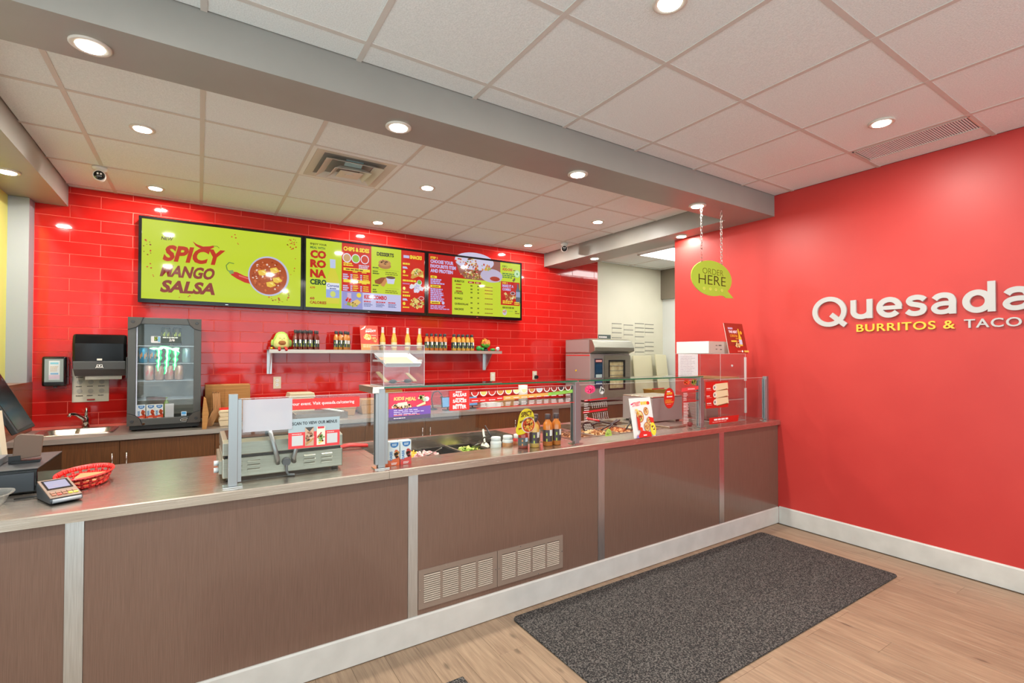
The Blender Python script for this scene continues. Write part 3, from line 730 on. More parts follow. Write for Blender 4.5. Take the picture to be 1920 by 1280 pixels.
for i,(x0,x1,ya,yb,lab) in enumerate(((2.70,3.03,2.37,2.44,'front'),)):
    o=obj('cutting_board',MB().box(2.945,3.14,2.42,2.62,ZT+0.0005,ZT+0.014),M['steel'],bevel=0.003); tag(o,'flat steel lid lying in front of the steel box','lid')
# stainless heated box right of the hot well
t=thing('warmer_box','plain stainless steel box behind the red pepper decal','warmer',(3.23,2.83,ZT))
obj('body',MB().box(-0.185,0.185,-0.16,0.16,0.012,0.200),M['panel_steel'],t,bevel=0.004)
for x in (-0.16,0.16):
    for y in (-0.13,0.13): obj('foot',MB().cyl((x,y,0.0004),0.014,0.0115,12),M['black'],t)
obj('lid',MB().box(-0.185,0.185,-0.16,0.16,0.202,0.212),M['steel'],t,bevel=0.003)
# ------------------------------------------------------------------ vent grilles on the counter front
def vent_grille(x0,x1,lab):
    t=thing('vent_grille',lab,'vent',(x0,2.2615,0.164),0,'vent grilles in the counter front'); w=x1-x0; h=0.191
    bm_=mat('taupe_vent_paint',(138,119,105),0.45) if 'taupe' not in M else M['taupe']; M['taupe']=bm_
    n=4; mx=0.028; gap=0.014; cw=(w-2*mx-3*gap)/n; f=MB(); y0,y1=-0.004,0
    f.box(0,w,y0,y1,0,0.026); f.box(0,w,y0,y1,h-0.026,h); 
    xx=[0]+[mx+i*(cw+gap)-gap+cw+gap for i in range(0)]
    f.box(0,mx,y0,y1,0.026,h-0.026); f.box(w-mx,w,y0,y1,0.026,h-0.026)
    for i in range(1,n): f.box(mx+i*(cw+gap)-gap,mx+i*(cw+gap),y0,y1,0.026,h-0.026)
    obj('frame',f,bm_,t)
    obj('backing',MB().box(mx*0.7,w-mx*0.7,-0.0006,-0.0002,0.02,h-0.02),mat('vent_shadow',(58,46,40),0.8) if 'vs' not in M else M['vs'],t)
    s=MB().prism([(-0.0008,0.0056),(-0.0055,0.0010),(-0.0060,0.0022),(-0.0008,0.0072)],0,cw,'x').mesh('slat'); s.materials.append(mat('pale_slat',(176,160,142),0.4) if 'sl' not in M else M['sl'])
    for i in range(n):
        for k in range(13): obj('slat',s,None,t,loc=(mx+i*(cw+gap),0,0.026+0.001+k*(h-0.054)/13))
    sc=MB()
    for x,z in ((0.008,h/2),(w-0.008,h/2),(w*0.33,h-0.006),(w*0.6,0.006)): sc.cyl((x,-0.0055,z),0.003,0.0015,8,'y')
    obj('screws',sc,M['chrome'],t)
vent_grille(0.910,1.357,'taupe louvred vent grille low on the counter, left of the pair')
vent_grille(1.360,1.808,'taupe louvred vent grille low on the counter, right of the pair')

# ================================================================== SNEEZE GUARD
def post(x,y,lab,left=True,right=True,h=0.380):
    t=thing('guard_post',lab,'post',(x,y,ZT),0,'sneeze guard posts')
    obj('base_plate',MB().box(-0.036,0.036,-0.028,0.03,0.0003,0.005),M['chrome'],t,bevel=0.001)
    obj('upright',MB().box(-0.0165,0.0165,-0.0165,0.0165,0.005,h),M['alu'],t,bevel=0.0015)
    for s,on in ((-1,left),(1,right)):
        if on:
            m=MB(); a,b=(0.0165*s,0.030*s); x0,x1=min(a,b),max(a,b); m.box(x0,x1,-0.0145,-0.007,0.02,h-0.022); m.box(x0,x1,0.007,0.0145,0.02,h-0.022)
            obj('glass_channel',m,M['alu'],t)
post(0.120,2.312,'free standing aluminium guard post at the left end of the sneeze guard',False,True)
post(0.738,2.315,'aluminium guard post under the acrylic box, at left end of the glass shelf')
post(1.954,2.315,'aluminium guard post right of the salsa bottles')
post(3.168,2.318,'aluminium guard post at right end of the glass shelf')
post(4.018,2.300,'short lone aluminium post against the red wall',True,False,0.37)
def pane(x0,x1,lab,y=2.314):
    t=thing('sneeze_guard',lab,'sneeze guard',(x0,y,ZT+0.018),0,'sneeze guard glass panes')
    obj('sheet',MB().box(0,x1-x0,-0.003,0.003,0,0.342),M['glass'],t)
    m=MB(); m.box(0,x1-x0,-0.003,0.003,0.3421,0.3431); obj('top_edge',m,M['acr_edge'],t); return t
pA=pane(0.139,0.718,'glass pane in front of the contact grill with catering banner')
pB=pane(0.758,1.934,'long glass pane in front of the cold well')
pC=pane(1.974,3.148,'glass pane in front of the hot well')
pD=pane(3.188,3.995,'glass pane in front of the acrylic cabinet at the red wall')
# shelf on the posts
t=thing('glass_shelf','narrow glass shelf with green edge on top of the guard posts','shelf',(0,0,0))
for a,b in ((0.745,1.949),(1.959,3.172)):
    obj('shelf_glass',MB().box(a,b,2.292,2.520,1.2465,1.2545),M['glass'],t)
    obj('green_edge',MB().box(a,b,2.2905,2.2918,1.2465,1.2545),M['green_edge'],t)
obj('end_bracket',MB().box(0.690,0.744,2.285,2.525,1.2455,1.2560),M['steel'],t); obj('bracket_lip',MB().box(0.690,0.7205,2.29,2.52,1.226,1.2455),M['steel'],t)
for x in (1.954,3.168): obj('cross_arm',MB().box(x-0.008,x+0.008,2.336,2.52,1.232,1.2462),M['alu'],t)
# ------------------------------------------------------------------ decals and one painted reflection on the panes (parts of each pane)
RED=(226,44,38); WHT=(245,240,236)
ZP=ZT+0.018
def decal(p,P,x,z,label,px,mt='print',y=-0.0034): P.obj('decal',M[mt],p,(x-px,y,z-ZP),label=label)
# left pane
P=Print(0.410,0.048,200,23,bg=RED); P.text('Let us cater your event. Visit quesada.ca/catering',10,16,178,9,WHT,0.008); decal(pA,P,0.225,1.166,'red catering banner with white text',0.139)
m=MB().box(0,0.19,-0.0002,0.0002,0,0.135); o=obj('decal',m,clear('painted_reflection_film',(0.95,0.95,0.96),1.45,0.62,(216,216,222),0.1),pA,(0.154-0.139,-0.0065,1.085-ZP),label='milky whitish painted reflection on the glass')  # bright reflection on the glass, put in as a whitish translucent film
P=Print(0.216,0.130,216,130,bg=(170,186,190)); P.rect(0,60,216,70,(232,60,64)); P.text('SCAN TO VIEW OUR MENUS',15,28,190,14,(60,66,70),0.03)
for a in (14,160): P.rect(a,74,46,44,(206,206,204))
P.bars(14,66,40,1,5,3,(250,220,216),2); P.bars(160,66,40,1,5,3,(250,220,216),3)
P.poly([(68,40),(104,40),(104,122),(68,122)],(206,170,140)); P.poly([(68,40),(104,40),(86,60)],(70,66,60)); P.blobs(86,86,14,26,26,[(226,190,160),(180,120,90),(120,90,60)],6,2); P.poly([(70,110),(100,88),(102,96),(72,119)],(190,140,80))
P.poly([(116,40),(152,40),(152,122),(116,122)],(236,226,204)); P.rect(120,40,28,9,(214,50,60)); P.blobs(134,96,14,20,34,[(240,214,60),(200,90,60),(130,160,70),(236,230,220)],6,5); P.line([(118,90),(136,66)],5,(170,80,60))
decal(pA,P,0.329,0.997,'grey and red menu sign with two blank white squares',0.139)
# long pane: kids meal card and salsa strip
P=Print(0.219,0.133,219,133,bg=(226,52,84)); P.poly([(0,78),(219,70),(219,112),(0,118)],(126,84,178)); P.poly([(0,118),(219,112),(219,133),(0,133)],(96,84,112))
P.text('KIDS',26,38,52,17,(250,216,120),0.04,0.1,0.02); P.text('MEAL',84,42,56,18,(250,216,120),0.04,0.1,0.02)
P.blobs(70,66,50,10,60,[(240,220,180),(214,150,90),(190,90,50),(250,236,214)],8,4); P.poly([(44,50),(92,46),(96,62),(46,66)],(246,232,206)); P.blobs(172,30,20,12,26,[(240,220,180),(220,150,110),(160,190,90)],7,6); P.ell(196,36,14,12,(230,226,236)); P.ell(186,40,9,9,(190,210,180)); P.poly([(140,68),(188,48),(190,62),(146,74)],(244,224,170))
P.bars(24,84,160,3,9,4,(220,206,240),4); P.bars(24,108,176,1,7,4,(240,130,120),8); P.bars(24,122,70,1,7,4,(240,236,240),9)
decal(pB,P,0.774,1.090,'red and purple kids meal card',0.758)
P=Print(0.830,0.106,830,106); P.rect(0,0,118,106,RED)
for s_,y_,h_ in (('SALSAS',34,18),('SAUCES',66,18),('BETTER',98,20)): P.text(s_,20,y_,80,h_,WHT,0.05)
P.bars(36,6,48,1,6,7,WHT,1); P.bars(36,42,48,1,6,6,WHT,2); P.bars(36,73,48,1,6,5,WHT,3)
P.poly([(118,46),(330,44),(330,66),(118,72)],RED); P.poly([(330,44),(640,36),(640,56),(330,66)],(236,176,90)); P.poly([(640,36),(828,24),(828,44),(640,56)],(150,210,90))
bc=[(206,40,36),(222,206,110),(206,60,40),(214,150,80),(230,214,90),(238,230,170),(230,226,170),(206,140,80),(200,206,214),(160,60,50),(140,50,44),(60,54,56),(120,50,40)]
for i,c in enumerate(bc):
    x=150+i*52.5; y=14-i*0.9; P.ell(x,y,23,25,(246,240,232),20,0,180); P.ell(x,y,18.5,20,c,20,0,180)
    P.bars(x-20,58 if i<3 else 52,40,1,5,4,WHT,i); 
    if i>0: P.bars(x-20,76,40,3,8,4,(236,230,226),30+i)
P.rect(150,99,678,4,(226,60,48))
decal(pB,P,1.097,1.118,'salsa and sauce strip with a row of half bowls',0.758)
# hot well pane
def blob_poly(cx,cy,rx,ry,n,jit,seed):
    r=random.Random(seed); return [(cx+rx*(1+r.uniform(-jit,jit))*math.cos(2*PI*k/n),cy+ry*(1+r.uniform(-jit,jit))*math.sin(2*PI*k/n)) for k in range(n)]
P=Print(0.09,0.060,90,60); P.poly(blob_poly(45,28,44,27,26,0.06,1),(240,70,120)); P.blobs(45,28,36,20,30,[(200,40,90),(250,140,170)],5,2); decal(pC,P,2.022,1.163,'pink hibiscus drink decal',1.974)
P=Print(0.06,0.060,60,60); P.ell(30,34,22,22,(196,196,190)); P.blobs(30,34,16,16,16,[(110,110,104),(240,240,236),(150,160,150)],7,3); P.line([(12,30),(20,6),(26,8)],4,(220,220,214)); decal(pC,P,2.138,1.156,'grey drink cup decal',1.974)
P=Print(0.205,0.150,205,150); P.poly([(12,14),(205,6),(205,16),(12,24)],(206,30,40)); P.poly([(0,86),(205,76),(205,88),(0,98)],(206,30,40)); P.bars(14,16,34,1,4,4,(246,200,200),1); P.bars(6,91,44,1,4,4,(246,200,200),2)
P.bars(10,38,44,4,13,4,WHT,3); P.bars(10,106,30,4,12,4,WHT,4)
for r_ in range(5):
    for c_ in range(8): P.rect(70+c_*17,36+r_*9-c_*0.6,5,4,WHT) if r_<4 else None
for r_ in range(5):
    for c_ in range(8): P.rect(70+c_*17,100+r_*9-c_*0.6,5,4,WHT)
decal(pC,P,2.008,0.995,'nutrition table with two red heading bands',1.974)
P=Print(0.118,0.150,118,150); P.ell(59,75,57,73,(196,30,22)); P.ell(59,75,53,69,(206,36,26)); P.text('PEPPER',30,52,60,16,(240,196,60),0.02,0.1,0.05); P.bars(34,24,46,1,8,8,WHT,1); P.bars(30,60,60,1,8,8,WHT,2); P.bars(14,84,90,4,7,4,(226,150,60),3); P.bars(30,116,56,1,5,3,(240,160,150),4); decal(pC,P,2.755,1.030,'red oval pepper decal',1.974)
P=Print(0.060,0.050,60,50); P.ell(30,50,29,48,(176,206,90),24,180,360); P.blobs(30,26,18,18,40,[(140,170,60),(206,226,130)],5,7); decal(pC,P,2.195,0.888,'green lime drink decal',1.974)
P=Print(0.200,0.350,200,350); P.poly(blob_poly(60,22,34,18,20,0.05,4),(236,80,50)); P.blobs(60,22,26,12,16,[(246,130,60),(220,50,40)],7,3); P.poly(blob_poly(142,22,30,20,14,0.2,6),(120,130,60)); P.blobs(142,22,24,16,16,[(60,70,30),(190,190,80)],7,3)
P.poly([(0,62),(196,50),(196,78),(0,90)],(228,70,72)); P.bars(70,68,80,1,7,7,(250,210,206),2); P.rect(60,90,136,5,(196,34,36)); P.bars(20,100,48,9,12,4,WHT,5); P.rect(20,158,176,5,(196,34,36)); P.bars(20,172,60,14,11,4,WHT,6)
for r_ in range(14):
    for c_ in range(9): P.rect(80+c_*12.5,172+r_*11,4,4,(236,228,222))
decal(pC,P,2.945,0.884,'nutrition table with red bands beside the right post',1.974)
# cabinet pane
P=Print(0.284,0.203,284,203,bg=(204,32,22))
for k,y in enumerate((46,102,158)):
    P.poly([(118,y-28),(276,y-34),(284,y+16),(134,y+30),(112,y+10)],(232,214,170)); P.poly([(134,y+26),(270,y+12),(270,y+18),(140,y+32)],(130,90,50)); P.ell(112,y,24,22,(236,226,206)); P.ell(108,y,9,10,(120,130,130)); P.bars(8,y+2,52,1,6,8,(240,214,206),k); P.rect(8,y+18,60,2,(240,190,180))
decal(pD,P,3.226,1.006,'red card showing three rolled burritos',3.188)
P=Print(0.385,0.050,385,50); P.poly([(0,0),(385,0),(370,50),(0,50)],(206,34,26)); P.bars(60,12,230,1,9,13,WHT,3); P.bars(40,34,230,1,6,4,(240,190,180),4); decal(pD,P,3.268,0.884,'red banner with one line of white print',3.188)

# ------------------------------------------------------------------ acrylic box on the shelf
def acrylic_box(t,x0,x1,y0,y1,h,q=0.005,top=True):
    """separate sheets with bright polished edges"""
    def sh(n,*b): obj(n,MB().box(*b),M['acrylic'],t)
    sh('front_sheet',x0,x1,y0,y0+q,0,h); sh('back_sheet',x0,x1,y1-q,y1,0,h); sh('side_sheet',x0,x0+q,y0+q+.0003,y1-q-.0003,0,h); sh('side_sheet',x1-q,x1,y0+q+.0003,y1-q-.0003,0,h)
    if top: sh('top_sheet',x0,x1,y0,y1,h+.0003,h+q)
    e=MB(); w=0.0022
    for x in (x0,x1-w): 
        for y in (y0-0.0006,y1-w+0.0006): e.box(x,x+w,y,y+w,0,h+q)
    for z in (0.0,h+q-w):
        for y in (y0-0.0006,y1-w+0.0006): e.box(x0,x1,y,y+w,z,z+w)
        for x in (x0-0.0006,x1-w+0.0006): e.box(x,x+w,y0,y1,z,z+w)
    obj('polished_edges',e,M['acr_edge'],t)
t=thing('acrylic_box','clear acrylic box standing on the left end of the glass shelf','box',(0.850,2.405,1.2563))
acrylic_box(t,-0.105,0.105,-0.105,0.105,0.197)
obj('tray_ledge',MB().box(-0.098,-0.090,-0.09,0.09,0.118,0.128),M['acr_edge'],t); obj('tray_ledge',MB().box(0.090,0.098,-0.09,0.09,0.118,0.128),M['acr_edge'],t)
t=thing('white_tray','shallow white tray resting high inside the acrylic box','tray',(0.850,2.405,1.372))
t.rotation_euler=(0.27,0,0)
m=MB(); m.box(-0.085,0.085,-0.085,0.085,0,0.003)
for a,b,c,d in ((-0.097,-0.083,-0.097,0.097),(0.083,0.097,-0.097,0.097)): m.prism([(a,0.020),(b,0.0) if a<0 else (a,0.0),(b,0.003) if a<0 else (a+0.002,0.003),(b,0.020)],c,d,'y')
m2=MB()
for s in (-1,1):
    m.prism([(s*0.083,0.0),(s*0.097,0.022),(s*0.095,0.022),(s*0.082,0.003)],-0.090,0.090,'y'); m2.prism([(s*0.083,0.0),(s*0.097,0.022),(s*0.095,0.022),(s*0.082,0.003)],-0.090,0.090,'x')
mm=MB(); mm.box(-0.085,0.085,-0.085,0.085,0,0.003)
for s in (-1,1):
    mm.prism([(s*0.083,0.0),(s*0.097,0.022),(s*0.095,0.022),(s*0.082,0.003)],-0.090,0.090,'y'); mm.prism([(s*0.083,0.0),(s*0.097,0.022),(s*0.095,0.022),(s*0.082,0.003)],-0.090,0.090,'x')
obj('tray_body',mm,mat('pale_blue_white_tray',(206,212,216),0.4),t); obj('paper_liner',MB().box(-0.078,0.078,-0.078,0.078,0.0032,0.0042),mat('tan_liner',(196,164,128),0.7),t)
t=thing('ice_tongs','black tipped tongs lying in the bottom of the acrylic box','tongs',(0.85,2.36,1.2625))
obj('arm',MB().tube([(-0.07,-0.01,0.012),(0,0,0.014),(0.07,0.012,0.012)],0.003,8),M['steel'],t)
for s in (-1,1): obj('tip',MB().sphere((s*0.04,s*0.006,0.014),0.019,12,8,(1.1,0.75,0.55)),M['dk_grey'],t)
o=obj('wooden_stick',MB().box(-0.009,0.009,-0.075,0.075,0,0.006),mat('pale_wood',(206,180,130),0.6),loc=(0.772,2.405,1.2950),rot=(0.3,0,0)); tag(o,'pale wooden stick leaning at the left inside the acrylic box','stick')
o=obj('wooden_stick',MB().box(-0.009,0.009,-0.06,0.06,0,0.006),bpy.data.materials['pale_wood'],loc=(0.925,2.41,1.2910),rot=(0.3,0,0.0)); tag(o,'pale wooden stick leaning at the right inside the acrylic box','stick')

# ------------------------------------------------------------------ contact grill
t=thing('contact_grill','stainless contact grill seen from behind its glass pane','grill',(0.335,2.61,ZT))
w=0.248; y0=-0.20; y1=0.20
obj('lower_body',MB().box(-w,w,y0,y1,0.014,0.098),M['steel_grill'],t,bevel=0.004)
obj('gap_plate',MB().box(-w+.008,w-.008,y0+.008,y1-.01,0.0985,0.1095),M['dark_steel'],t)
m=MB(); m.prism([(y0,0.110),(y1,0.110),(y1,0.150),(y1-0.05,0.172),(y0+0.05,0.172),(y0,0.164)],-w,w,'x'); obj('upper_body',m,M['steel_grill'],t,bevel=0.003)
obj('top_plate',MB().box(-w+.02,w-.02,y0+.06,y1-.06,0.1725,0.1755),M['dark_steel'],t)
m=MB()
for s in (-1,1):
    for y in (y0+.03,y1-.03): m.cyl((s*(w-.03),y,0.0004),0.016,0.0133,12)
obj('feet',m,M['black'],t)
for xa,xb,xc in ((-0.035,-0.065,-0.055),(0.032,0.062,0.10)):
    obj('spring_arm',MB().tube([(xa,y0-0.010,0.058),(xa-0.004,y0-0.030,0.085),((xa+xb)/2-0.004,y0-0.030,0.145),(xb,y0-0.006,0.196),(xb-0.004,y0+0.03,0.212),(xc-0.012,y0+0.09,0.195),(xc-0.014,y0+0.10,0.170)],0.0095,10),M['alu'],t)
for gx in (-0.225,-0.155,0.075,0.150):
    for k in range(3):
        m=MB(); z=0.036+k*0.018; m.prism([(y0,z),(y0-0.006,z+0.002),(y0-0.004,z+0.008),(y0,z+0.011)],gx,gx+0.05,'x'); obj('louvre',m,M['steel_grill'],t)
obj('plug',MB().lathe([(0.017,y0-0.022),(0.019,y0-0.006),(0.019,y0)],12,(0.0,0,0.062),axis='y'),M['grey_plastic'],t)
obj('power_cord',MB().tube([(0.0,y0-0.018,0.05),(0.0,y0-0.022,0.02),(0.006,y0-0.03,0.0075),(0.03,y0-0.04,0.0065)],0.0055,8),M['grey_plastic'],t)
obj('end_housing',MB().box(-w-0.012,-w-.0005,y0+0.03,y1-0.03,0.03,0.085),M['steel_grill'],t)
for k in range(2): obj('knob',MB().cyl((-w-0.030,y0+0.05,0.045+k*0.03),0.011,0.018,12,'x'),M['white'],t)
# ------------------------------------------------------------------ juice cartons behind the glass
def carton(name,lab,loc,fruit,band,rz=0,s=1.0,grp='juice cartons on the counter'):
    t=thing(name,lab,'juice carton',loc,rz,grp); w,d,h=0.056*s,0.038*s,0.118*s
    obj('carton_body',MB().box(-w/2,w/2,-d/2,d/2,0.0003,h),mat('carton_white',(236,240,240),0.35) if 'cw' not in M else M['cw'],t,bevel=0.0015)
    P=Print(w,h,56,118); P.poly([(0,92),(56,80),(56,118),(0,118)],band); P.ell(30,14,20,17,(34,120,190),20,0,180); P.rect(10,6,40,9,(34,120,190)); P.bars(18,12,24,2,6,4,(220,236,246),2)
    # the word runs up the left side
    vs,fs,bb=text_mesh('OASIS',0.03,0,2); P.k+=1; P.mb.col=lin((24,120,184)); sx=46/(bb[2]-bb[0]); sy=14/(bb[3]-bb[1])
    P.mb.add([P.P(18-(14-(v[1]-bb[1])*sy)+0+ (14-14), 96-(v[0]-bb[0])*sx) if False else P.P(20-((v[1]-bb[1])*sy), 94-(v[0]-bb[0])*sx) for v in vs],fs,False)
    P.blobs(42,62,9,16,14,fruit,9,3); P.bars(14,104,30,2,6,4,(250,230,220),6)
    P.obj('front_print',M['print'],t,(-w/2,-d/2-0.0003,0)); 
    P2=Print(d,h,38,118); P2.rect(0,90,38,28,band); P2.bars(6,20,20,9,7,3,(150,170,180),3); P2.obj('side_print',M['print'],t,(-w/2-0.0003,d/2,0),(0,0,-PI/2)); return t
carton('juice_carton','white juice carton with orange fruit beside the second guard post',(0.810,2.352,ZT),[(236,150,50),(220,90,50)],(232,96,36))
carton('juice_carton','white juice carton with strawberry, right one of the counter pair',(0.872,2.354,ZT),[(226,60,50),(200,40,40)],(226,66,60))
# ------------------------------------------------------------------ salsa bottles
SAUCE={}
def sauce(c):
    if c not in SAUCE: SAUCE[c]=mat('sauce_in_glass',c,0.12,coat=0.6)
    return SAUCE[c]
def bottle_parts(t,c,h=0.19,r=0.0295,cap=(24,26,28),label=((52,62,66),(236,236,230),(190,206,70))):
    k=h/0.19
    obj('bottle_body',MB().lathe([(r*0.9,0.0003),(r,0.004),(r,0.118*k),(r*0.86,0.136*k),(r*0.50,0.150*k),(r*0.44,0.158*k),(r*0.44,0.162*k)],22),sauce(c),t)
    obj('cap',MB().lathe([(r*0.56,0.160*k),(r*0.60,0.162*k),(r*0.60,0.187*k),(r*0.52,0.19*k)],18),M['dk_grey'],t)
    m=MB(); n=26; R=r+0.0005; z=[0.028*k,0.045*k,0.062*k,0.080*k,0.097*k]
    rr=random.Random(int(c[0]*7+c[1]))
    for i in range(4):
        for j in range(n):
            a,b=2*PI*j/n,2*PI*(j+1)/n; col=label[0]
            jj=(j*360/n)%360
            if 255<jj<300 and i in (1,2,3): col=label[1] if i>1 else label[0]
            if 300<jj<318 and i<2: col=label[2]
            if 215<jj<232 and i in (0,2): col=label[2]
            m.col=lin(col); m.add([(R*math.cos(a),R*math.sin(a),z[i]),(R*math.cos(b),R*math.sin(b),z[i]),(R*math.cos(b),R*math.sin(b),z[i+1]),(R*math.cos(a),R*math.sin(a),z[i+1])],[(0,1,2,3)],True)
    obj('label',m,M['print'],t,recalc=False)
def bottle(loc,c,lab,grp,h=0.19,r=0.0295,**k):
    t=thing('salsa_bottle',lab,'bottle',loc,random.uniform(-.2,.2),grp); bottle_parts(t,c,h,r,**k); return t
gb='salsa bottles on the front counter'
OR=(206,120,40); YL=(222,170,80); DR=(120,34,20); GR=(190,176,70)
t=thing('salsa_jar','short dark red salsa jar under the yellow wobbler sign','jar',(1.602,2.372,ZT)); bottle_parts(t,(150,40,24),0.125,0.0295,label=((70,76,76),(190,214,230),(226,140,60)))
bottle((1.676,2.362,ZT),YL,'pale yellow salsa bottle between the dark red jar and the orange pair',gb,0.178)
bottle((1.772,2.358,ZT),OR,'orange salsa bottle, left one of the pair beside the guard post',gb)
bottle((1.838,2.360,ZT),OR,'orange salsa bottle, right one of the pair next to the guard post',gb)
b=bottle((1.728,2.425,ZT),(170,96,40),'dark capped salsa bottle standing behind the yellow one',gb,0.185)
# yellow wobbler
t=thing('wobbler_sign','yellow round topped salsa sign with a bowl picture on the dark jar','sign',(1.527,2.338,0.952))
W_,H_=0.142,0.148
pts=[(10,148),(0,120),(14,96),(20,60),(34,22),(62,2),(92,2),(118,18),(132,48),(130,84),(116,110),(88,132),(62,146),(36,150)]
def smooth(p,n=2):
    for _ in range(n):
        q=[]
        for a,b in zip(p,p[1:]+p[:1]): q+=[(a[0]*.75+b[0]*.25,a[1]*.75+b[1]*.25),(a[0]*.25+b[0]*.75,a[1]*.25+b[1]*.75)]
        p=q
    return p
sp=smooth(pts)
obj('sign_board',MB().prism([(x/142*W_,(1-y/148)*H_) for x,y in sp],0,0.0015,'y'),mat('yellow_card',(242,220,40),0.45),t)
P=Print(W_,H_,142,148); P.ell(88,96,48,46,(244,232,220)); P.ell(90,98,43,41,(200,70,30)); P.blobs(90,98,32,30,50,[(236,170,60),(170,40,20),(226,110,40),(244,200,90)],8,3)
P.text('SPICY',36,50,78,28,(60,24,16),0.02,0.12,0.12); P.text('MANGO',28,84,46,13,(60,40,10),0.02,0.1,0.35); P.text('SALSA',84,62,44,12,(60,40,10),0.02,0.1,0.0); P.poly([(18,112),(38,108),(40,116),(22,120)],(180,50,30)); P.obj('sign_print',M['print'],t,(0,-0.0004,0))
# ------------------------------------------------------------------ taco card leaning on the glass
def card(name,lab,cat,w,h,P,loc,tilt,rz=0,th=0.003,edge='paper'):
    t=thing(name,lab,cat,loc,rz); 
    bd=obj('card_board',MB().box(0,w,0,th,0,h),M[edge],t,rot=(-tilt,0,0)); pr=P.obj('card_print',M['print_matt'],t,(0,-0.0003,0),(-tilt,0,0)); return t
P=Print(0.205,0.262,205,262,bg=(232,230,226)); P.text('STREET',24,58,74,28,(222,50,48),0.03,0.1,0.08); P.text('TACOS',100,48,58,22,(240,196,50),0.03,0.1,0.08) if False else P.bars(102,26,62,1,20,22,(240,200,60),2); P.ell(174,38,14,12,(214,60,40)); P.poly([(8,38),(30,32),(32,40),(10,46)],(206,40,110))
for x,y,s_ in ((80,124,38),(142,92,26),(128,196,30),(158,160,28)):
    P.ell(x,y,s_*.9,s_*1.05,(190,110,60)); P.ell(x,y,s_*.72,s_*.85,(228,190,120)); P.blobs(x,y,s_*.55,s_*.65,22,[(180,70,40),(240,220,160),(130,150,60),(214,130,70)],s_*.22,int(x))
P.ell(40,168,26,46,(206,50,30),20,-90,90); P.poly([(150,130),(196,140),(200,214),(176,190)],(214,44,30)); P.ell(180,214,26,44,(244,220,60)); P.blobs(180,210,12,20,10,[(120,60,30),(250,240,150)],9,5); P.poly([(20,262),(66,214),(120,226),(150,230),(158,262)],(214,36,30)); P.ell(66,208,14,14,(226,66,40)); P.bars(78,244,40,1,8,8,WHT,3); P.poly([(10,262),(24,238),(36,262)],(140,120,180)); P.blobs(48,90,16,14,12,[(236,180,60),(250,226,140)],9,8)
card('taco_card','white leaning card with tacos and red headline in front of the glass','sign',0.205,0.262,P,(2.395,2.248,ZT+0.001),0.19)
# small dried flower by the right post
t=thing('red_pinecone','small dark red spiky ball beside the right shelf post','ornament',(3.118,2.37,ZT))
m=MB(); r_=random.Random(3); m.sphere((0,0,0.024),0.018,10,7)
for i in range(60):
    a,b=r_.uniform(0,2*PI),r_.uniform(-.9,1.5); d=Vector((math.cos(a)*math.cos(b),math.sin(a)*math.cos(b),math.sin(b))); q=d.orthogonal().normalized()*0.004
    c0=Vector((0,0,0.024)); e=c0+d*0.030
    if e.z<0.002: continue
    m.add([tuple(c0+d*.012+q),tuple(c0+d*.012-q),tuple(e)],[(0,1,2)],False)
obj('spikes',m,mat('dark_red_scales',(120,24,22),0.6),t)
# ------------------------------------------------------------------ point of sale, left end
t=thing('cash_drawer','black steel cash drawer at the left end of the counter','cash drawer',(-0.76,2.825,ZT))
obj('drawer_case',MB().box(-0.23,0.23,-0.205,0.20,0.004,0.094),M['black_gloss'],t,bevel=0.003)
obj('drawer_front',MB().box(-0.222,0.222,-0.212,-0.2055,0.010,0.082),mat('dark_slate_metal',(52,58,64),0.35),t,bevel=0.002)
obj('drawer_lid',MB().box(-0.231,0.231,-0.207,0.201,0.0943,0.097),M['dk_grey'],t)
m=MB()
for x in (-.2,.2):
    for y in (-.18,.17): m.cyl((x,y,0.0004),0.012,0.0035,10)
obj('feet',m,M['black'],t)
zt=ZT+0.0975
t=thing('till_terminal','black tilted till touchscreen leaning back on the cash drawer','till',(-0.83,2.86,zt))
obj('base',MB().prism([(-0.15,0),(0.08,0),(0.08,0.012),(-0.02,0.030),(-0.15,0.026)],-0.12,0.165,'x'),M['grey_plastic'],t,bevel=0.003)
obj('neck',MB().tube([(0.0,0.04,0.02),(0.03,0.18,0.12),(0.05,0.29,0.20)],0.02,10),M['dk_grey'],t)
m=MB(); m.X=Matrix.Translation((0.062,0.33,0.238))@Matrix.Rotation(1.12,4,'Y'); m.box(-0.15,0.17,-0.14,0.14,-0.012,0.012); obj('screen_housing',m,M['black'],t,bevel=0.004)
m=MB(); m.X=Matrix.Translation((0.062,0.33,0.238))@Matrix.Rotation(1.12,4,'Y'); m.box(-0.135,0.155,-0.125,0.125,0.0122,0.0132); obj('screen',m,M['black_gloss'],t)
t=thing('customer_display','brown backed customer display panel with a rounded corner on the cash drawer','display',(-0.595,2.79,zt),0.12)
P_=[(-0.045,0.012),(-0.040,0.10),(-0.032,0.112),(-0.02,0.118),(0.048,0.106),(0.040,0.020)]
obj('panel',MB().prism([(x,z) for x,z in P_],-0.007,0.007,'y'),mat('brown_textured_plastic',(104,84,70),0.55),t,bevel=0.003)
obj('hinge',MB().box(-0.055,-0.02,-0.012,0.012,0.0004,0.03),M['black'],t); obj('foot',MB().box(-0.045,0.04,-0.03,0.03,0.0004,0.010),M['black'],t)
t=thing('receipt_stand','beige edged card stand at the far left of the counter','stand',(-0.712,3.00,zt)); 
obj('board',MB().box(-0.006,0.004,-0.05,0.02,0.001,0.20),M['beige'],t,rot=(0,-0.10,0)); obj('foot',MB().box(-0.03,0.03,-0.05,0.02,0.0003,0.004),M['grey_plastic'],t)
